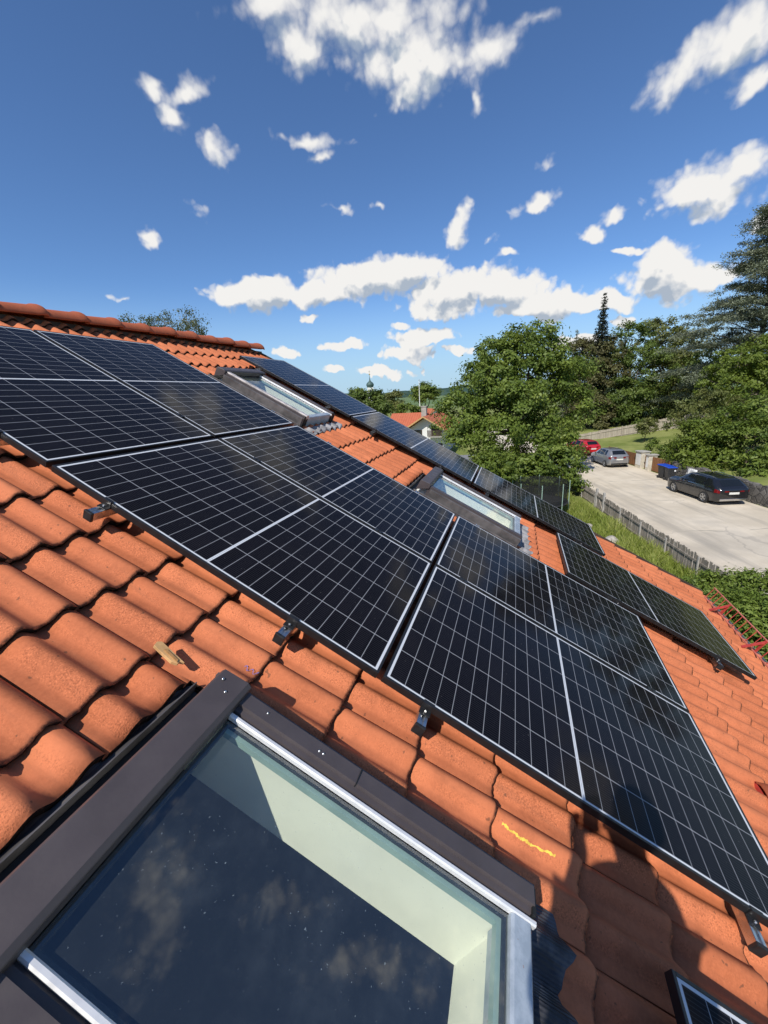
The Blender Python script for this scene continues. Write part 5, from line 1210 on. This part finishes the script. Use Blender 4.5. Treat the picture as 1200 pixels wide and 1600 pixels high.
def window(parent, m_, y0, y1, z0, z1, x):
    f_ = MB(); t = .07
    f_.box(x - .05, x, y0, y1, z0, z0 + t); f_.box(x - .05, x, y0, y1, z1 - t, z1); f_.box(x - .05, x, y0, y0 + t, z0 + t, z1 - t); f_.box(x - .05, x, y1 - t, y1, z0 + t, z1 - t); f_.box(x - .05, x, (y0 + y1) / 2 - .03, (y0 + y1) / 2 + .03, z0 + t, z1 - t)
    fo = f_.build('window', M['wood_dark'], parent, m_); p = MB(); p.quad((x - .015, y0 + t, z0 + t), (x - .015, y0 + t, z1 - t), (x - .015, y1 - t, z1 - t), (x - .015, y1 - t, z0 + t)); p.build('window_pane', M['pane_dark'], fo, m_)
window(nb, HL, .35, 1.25, ha - 2.9, ha - 1.55, .015); window(nb, HL, -1.9, -.7, ha - 2.2, ha - 1.1, .016); window(nb, HL, -2.0, -.75, ha - 4.6, ha - 3.1, .015); window(nb, HL, .4, 1.5, ha - 4.9, ha - 3.6, .015)
b = MB(); b.box(1.9, 2.5, .25, .85, ha - .9, ha + .95); ch = b.build('chimney', M['concrete'], nb, HL); b = MB(); b.box(1.84, 2.56, .19, .91, ha + .95, ha + 1.03); b.build('chimney_cap', M['concrete'], ch, HL)
# cross wing whose roof faces us at the left
wing_z = at(640, 645, hd + 4).z - G
Wm = HL @ Matrix.Translation((3.6, 0.4, wing_z)) @ Matrix.Rotation(R(90), 4, 'Z')
roof_slope(nb, Wm, 4.6, 2.0, 3.4, 1, 'wing_roof'); roof_slope(nb, Wm, 4.6, 2.0, 3.4, -1, 'wing_roof')
b = MB(); b.prism([(.9, 0), (6.3, 0), (6.3, wing_z - 1.75), (3.6, wing_z - .2), (.9, wing_z - 1.75)], 1.8, 4.6, 'y'); b.build('wing_wall', M['wall_white'], nb, HL)
# the low grey flat roof in front of it
gr = thing('garage', 'low flat grey garage roof below the neighbouring house, behind the far panels', 'garage', T(at(715, 722, 37) * 1.0, RYAW))
zt = 0.0; gz = MW[gr.name].translation.z - G
b = MB(); b.box(-3.5, 4.0, -2.2, 3.2, -gz, -.16); b.build('wall', M['wall_white'], gr); b = MB(); b.box(-3.7, 4.2, -2.4, 3.4, -.155, 0); b.build('flat_roof', M['paving'], gr, bevel=.02)
# second orange roof behind the round tree
n2 = at(672, 638, 80); n2h = thing('far_house', 'small far house with red roof just showing beside the chimney', 'house', T((n2.x, n2.y, tz(80, 4)), yaw_h + .5)); h2 = n2.z - MW[n2h.name].translation.z
b = MB(); b.prism([(-3.2, 0), (3.2, 0), (3.2, h2 - 2.4), (0, h2 - .2), (-3.2, h2 - 2.4)], -3.5, 3.5, 'x'); b.build('wall', M['wall_white'], n2h)
for sd_ in (1, -1): roof_slope(n2h, MW[n2h.name] @ Matrix.Translation((-3.9 * sd_ if sd_ > 0 else -3.9, 0, h2)), 7.8, 2.6, 3.6, sd_)
# church tower with onion dome
cp = at(578.5, 606, 330); cb = Vector((cp.x, cp.y, -11)); kk = 330 / FPX
ct = thing('church_tower', 'white church tower with a green copper onion dome on the horizon', 'church', T(cb, .4)); zc = cp.z + 11
M['copper'] = simple('green_copper', (.075, .125, .115), .6, .2, .15, .5); M['gold'] = simple('gilded_ball', (.6, .42, .12), .3, 1)
w_ = 4.6 * kk; b = MB(); b.box(-w_, w_, -w_, w_, 0, zc + .3); b.build('tower', M['wall_white'], ct)
dm = [(1.25, 0), (1.25, .12), (1.12, .18), (1.18, .35), (1.36, .65), (1.42, .95), (1.30, 1.35), (1.0, 1.75), (.62, 2.05), (.34, 2.35), (.20, 2.8), (.10, 3.6), (.05, 4.3)]
sc_ = 6.0 * kk / 1.42
b = MB(); b.lathe([(r_ * sc_, zc + .3 + z * sc_ * .98) for r_, z in dm], 16, None, True); dom = b.build('onion_dome', M['copper'], ct, smooth=60)
b = MB(); b.lathe([(.001, 0), (.5, .3), (.62, .62), (.5, .95), (.001, 1.25)], 12, Matrix.Translation((0, 0, zc + .3 + 4.25 * sc_)), False); b.build('ball', M['gold'], dom, smooth=60)
b = MB(); zz = zc + .3 + 4.25 * sc_ + 1.2; b.box(-.09, .09, -.09, .09, zz, zz + 2.6); b.box(-.09, .09, -.8, .8, zz + 1.5, zz + 1.68); b.build('cross', M['gold'], dom)
for a in range(4):
    b = MB(); b.box(w_ + .02, w_ + .06, -.8, .8, zc - 5.2, zc - 1.6); b.build('belfry_window', M['pane_dark'], ct, MW[ct.name] @ Matrix.Rotation(a * math.pi / 2, 4, 'Z'))
fp = at(656, 640, 78); ft = at(655, 595, 78); fg = thing('flagpole', 'thin tall white flagpole between village trees', 'flagpole', T((fp.x, fp.y, tz(78, 2.5)))); hgt_ = ft.z - tz(78, 2.5)
b = MB(); b.tube([(0, 0, 0), (0, 0, hgt_)], [.10, .055], 10); b.build('pole', M['wall_white'], fg); b = MB(); b.lathe([(.001, 0), (.09, .05), (.11, .11), (.08, .18), (.001, .21)], 12, Matrix.Translation((0, 0, hgt_)), False); b.build('finial', M['alu'], fg, smooth=60); b = MB(); b.lathe([(.2, 0), (.2, .25), (.11, .3)], 14); b.build('foot', M['concrete'], fg)

# ------------------------------------------------------------------ the photographer, whose shadow falls across tiles and panel
head = U(-1.56, 1.68, 1.41)
fwd = Vector((RH.x, RH.y, 0)); lft = Vector((-fwd.y, fwd.x, 0)); upv = Vector((0, 0, 1))
def roof_z(p): return (tile_n(p.x, 2.0) * 0 - .10 + p.y * math.sin(PITCH) * 0) if False else (p.y * math.tan(PITCH) - .105 / math.cos(PITCH))
pr = thing('person', 'person standing on the roof in a grey shirt and dark trousers, holding up a phone', 'person', T((head.x, head.y, roof_z(head)), math.atan2(fwd.y, fwd.x)))
PI_ = MW[pr.name].inverted()
def L3(p): return PI_ @ Vector(p)
phone_c = CAMP - (CR[2] * .030) - Vector(CR[1]) * -.045
ax_r = Vector(CR[0]); ax_d = Vector(CR[1]); ax_f = Vector(CR[2])
def skin_body(name, nodes, edges, mat, sub=2):
    me = bpy.data.meshes.new(name); names = list(nodes); me.from_pydata([tuple(L3(nodes[k][0])) for k in names], [(names.index(a), names.index(b)) for a, b in edges], []); me.update()
    o = link_mesh(name, me, mat, pr, MW[pr.name])
    sk = o.modifiers.new('skin', 'SKIN'); sk.use_smooth_shade = True
    for i, k in enumerate(names):
        r_ = nodes[k][1]; r_ = r_ if isinstance(r_, tuple) else (r_, r_); me.skin_vertices[0].data[i].radius = r_
    me.skin_vertices[0].data[0].use_root = True
    sb = o.modifiers.new('subdivision', 'SUBSURF'); sb.levels = sub; sb.render_levels = sub
    return o
hipz = roof_z(head) + .92
pel = Vector((head.x - .02, head.y, hipz)) - fwd * .05 + lft * .04
chest = Vector((head.x, head.y, head.z - .43)) - fwd * .06 + lft * .04; neck = Vector((head.x, head.y, head.z - .17)) - fwd * .035
shl = chest + lft * .165 + upv * .09; shr = chest - lft * .12 + upv * .06
wl = phone_c - ax_r * .075 + ax_d * .075 - ax_f * .075; wr = phone_c + ax_r * .075 + ax_d * .075 - ax_f * .075
ell = (shl + wl) / 2 + lft * .035 - upv * .24; elr = (shr + wr) / 2 - lft * .05 - upv * .22
hipl, hipr = pel + lft * .09 - upv * .05, pel - lft * .09 - upv * .05
ftl = Vector((head.x, head.y, 0)) + lft * .20; ftl.z = roof_z(ftl) + .07; ftr = Vector((head.x, head.y, 0)) - lft * .22 - fwd * .05; ftr.z = roof_z(ftr) + .07
knl = (hipl + ftl) / 2 + fwd * .09 + lft * .03; knr = (hipr + ftr) / 2 + fwd * .04 - lft * .03
M['skin'] = simple('skin', (.50, .30, .21), .55, 0, .06, 10); M['shirt'] = simple('grey_shirt', (.16, .17, .19), .9, 0, .12, 12, bump=.3, bscale=60); M['trousers'] = simple('dark_trousers', (.035, .038, .05), .9, 0, .15, 12); M['hair'] = simple('brown_hair', (.045, .028, .018), .8, 0, .3, 40, bump=.6, bscale=90); M['boot'] = simple('black_boot', (.02, .02, .02), .6, 0, .2, 10); M['phone'] = simple('dark_phone_body', (.02, .02, .022), .2, 0, .1, 10)
nodes = {'pel': (pel, (.155, .115)), 'waist': (pel.lerp(chest, .45), (.140, .105)), 'chest': (chest, (.170, .120)), 'upper': (chest + upv * .12, (.120, .095)), 'neck': (neck, .058), 'neck2': (neck + upv * .05 + fwd * .01, .056), 'jaw': (head - upv * .055 + fwd * .03, (.062, .075)), 'skull': (head + upv * .035, (.078, .094)), 'crown': (head + upv * .10 - fwd * .01, (.060, .075)),
         'shl': (shl, .068), 'ell': (ell, .046), 'fal': (ell.lerp(wl, .35), .044), 'wl': (wl, .028), 'shr': (shr, .068), 'elr': (elr, .046), 'far': (elr.lerp(wr, .35), .044), 'wr': (wr, .028),
         'hipl': (hipl, .095), 'knl': (knl, .060), 'cal': (knl.lerp(ftl, .35) - fwd * .02, .058), 'anl': (ftl + upv * .02, .040), 'tol': (ftl + fwd * .17 - upv * .03, (.045, .030)), 'hipr': (hipr, .095), 'knr': (knr, .060), 'car': (knr.lerp(ftr, .35) - fwd * .02, .058), 'anr': (ftr + upv * .02, .040), 'tor': (ftr + fwd * .17 - upv * .03, (.045, .030))}
edges = [('pel', 'waist'), ('waist', 'chest'), ('chest', 'upper'), ('upper', 'neck'), ('neck', 'neck2'), ('neck2', 'jaw'), ('jaw', 'skull'), ('skull', 'crown'), ('upper', 'shl'), ('shl', 'ell'), ('ell', 'fal'), ('fal', 'wl'), ('upper', 'shr'), ('shr', 'elr'), ('elr', 'far'), ('far', 'wr'), ('pel', 'hipl'), ('hipl', 'knl'), ('knl', 'cal'), ('cal', 'anl'), ('anl', 'tol'), ('pel', 'hipr'), ('hipr', 'knr'), ('knr', 'car'), ('car', 'anr'), ('anr', 'tor')]
# hands grow from the wrists as part of the same body
for sd, w, sg in (('l', wl, -1), ('r', wr, 1)):
    palm = w + ax_f * .035 - ax_d * .030; nodes['pa' + sd] = (palm, (.030, .016)); edges.append(('w' + sd, 'pa' + sd))
    nodes['th' + sd] = (palm + ax_f * .0 - ax_r * sg * .030 - ax_d * .022 - ax_f * .012, .011); nodes['tt' + sd] = (palm - ax_r * sg * .055 - ax_d * .034 - ax_f * .004, .009); edges += [('pa' + sd, 'th' + sd), ('th' + sd, 'tt' + sd)]
    for k in range(4):
        off = -ax_d * (.040 - .019 * k) ; ln = (.070, .078, .073, .058)[k]
        k1, k2, k3 = 'f%d%sa' % (k, sd), 'f%d%sb' % (k, sd), 'f%d%sc' % (k, sd)
        b0 = palm + off * .9 - ax_d * .012 + ax_r * sg * .004; nodes[k1] = (b0 + ax_f * ln * .32 + ax_r * sg * .004, .0095); nodes[k2] = (b0 + ax_f * ln * .50 - ax_r * sg * ln * .18, .0085); nodes[k3] = (b0 + ax_f * ln * .46 - ax_r * sg * ln * .50, .0075); edges += [('pa' + sd, k1), (k1, k2), (k2, k3)]
def clip_fwd(p): return p
skin_body('body', nodes, edges, M['skin'])
cl = {k: (nodes[k][0], tuple(r_ * 1.20 + .022 for r_ in (nodes[k][1] if isinstance(nodes[k][1], tuple) else (nodes[k][1],) * 2))) for k in ('pel', 'waist', 'chest', 'upper', 'shl', 'ell', 'shr', 'elr')}
cl['upper'] = (chest + upv * .12, (.175, .140)); cl['collar'] = (neck - upv * .01, (.080, .080))
skin_body('shirt', cl, [('pel', 'waist'), ('waist', 'chest'), ('chest', 'upper'), ('upper', 'collar'), ('upper', 'shl'), ('shl', 'ell'), ('upper', 'shr'), ('shr', 'elr')], M['shirt'])
cl = {k: (nodes[k][0], tuple(r_ * 1.10 + .012 for r_ in (nodes[k][1] if isinstance(nodes[k][1], tuple) else (nodes[k][1],) * 2))) for k in ('pel', 'hipl', 'knl', 'cal', 'anl', 'hipr', 'knr', 'car', 'anr')}
skin_body('trousers', cl, [('pel', 'hipl'), ('hipl', 'knl'), ('knl', 'cal'), ('cal', 'anl'), ('pel', 'hipr'), ('hipr', 'knr'), ('knr', 'car'), ('car', 'anr')], M['trousers'])
for f_ in (ftl, ftr):
    b = MB(); m_ = PI_ @ Matrix.Translation(f_ + upv * -.012) @ Matrix.Rotation(math.atan2(fwd.y, fwd.x), 4, 'Z')
    b.prism([(-.085, -.055), (.215, -.055), (.225, -.02), (.15, .015), (.055, .045), (.05, .09), (-.075, .09), (-.09, .0)], -.048, .048, 'y', m_); b.build('shoe', M['boot'], pr, bevel=.015)
hb_ = PI_ @ Matrix.Translation(head) @ Matrix.Rotation(math.atan2(fwd.y, fwd.x), 4, 'Z')
bmx = bmesh.new(); bmesh.ops.create_uvsphere(bmx, u_segments=28, v_segments=18, radius=1)
for w in list(bmx.verts):
    if w.co.z < -.15 + .65 * max(0, w.co.x) + .1: bmx.verts.remove(w)
for w in bmx.verts: w.co = hb_ @ Vector((w.co.x * .112 - .012, w.co.y * .094, w.co.z * .122 + .045)) + Vector((random.uniform(-.003, .003),) * 3)
mex = bpy.data.meshes.new('hair'); bmx.to_mesh(mex); bmx.free(); o = link_mesh('hair', mex, M['hair'], pr, MW[pr.name], smooth=80); s_ = o.modifiers.new('thickness', 'SOLIDIFY'); s_.thickness = .012
b = MB(); b.add([hb_ @ Vector(p) for p in ((.098, -.012, -.035), (.098, .012, -.035), (.096, 0, .018), (.122, 0, -.030), (.100, 0, -.042))], [(0, 3, 2), (1, 2, 3), (0, 4, 3), (1, 3, 4)]); b.build('nose', M['skin'], pr)
for sy in (-1, 1):
    b = MB(); b.lathe([(.001, .012), (.009, .009), (.012, 0), (.009, -.009), (.001, -.012)], 12, hb_ @ Matrix.Translation((.088, sy * .032, .012)) @ Matrix.Rotation(R(90), 4, 'Y'), False); b.build('eye', M['wall_white'], pr, smooth=80)
    b = MB(); b.lathe([(.001, .010), (.018, .006), (.028, 0), (.018, -.006), (.001, -.008)], 14, hb_ @ Matrix.Translation((-.002, sy * .082, -.005)) @ Matrix.Rotation(R(90), 4, 'X') @ Matrix.Diagonal((.7, 1.15, 1, 1)), False); b.build('ear', M['skin'], pr, smooth=80)
b = MB(); b.box(.094, .100, -.022, .022, -.066, -.056, hb_); b.build('mouth', M['red_rail'], pr, bevel=.002)
# the phone in the hands: the lens sits just in front of its back, at the camera
PHM = Matrix((ax_r, -ax_d, -ax_f)).transposed().to_4x4(); PHM.translation = phone_c
ph = thing('phone', 'dark smartphone held up in both hands by the person on the roof', 'phone', PHM)
b = MB(); b.box(-.036, .036, -.074, .074, -.004, .004); b.build('case', M['phone'], ph, bevel=.003); b = MB(); b.box(-.033, .033, -.070, .070, .0045, .0050); b.build('screen', M['car_glass'], ph)
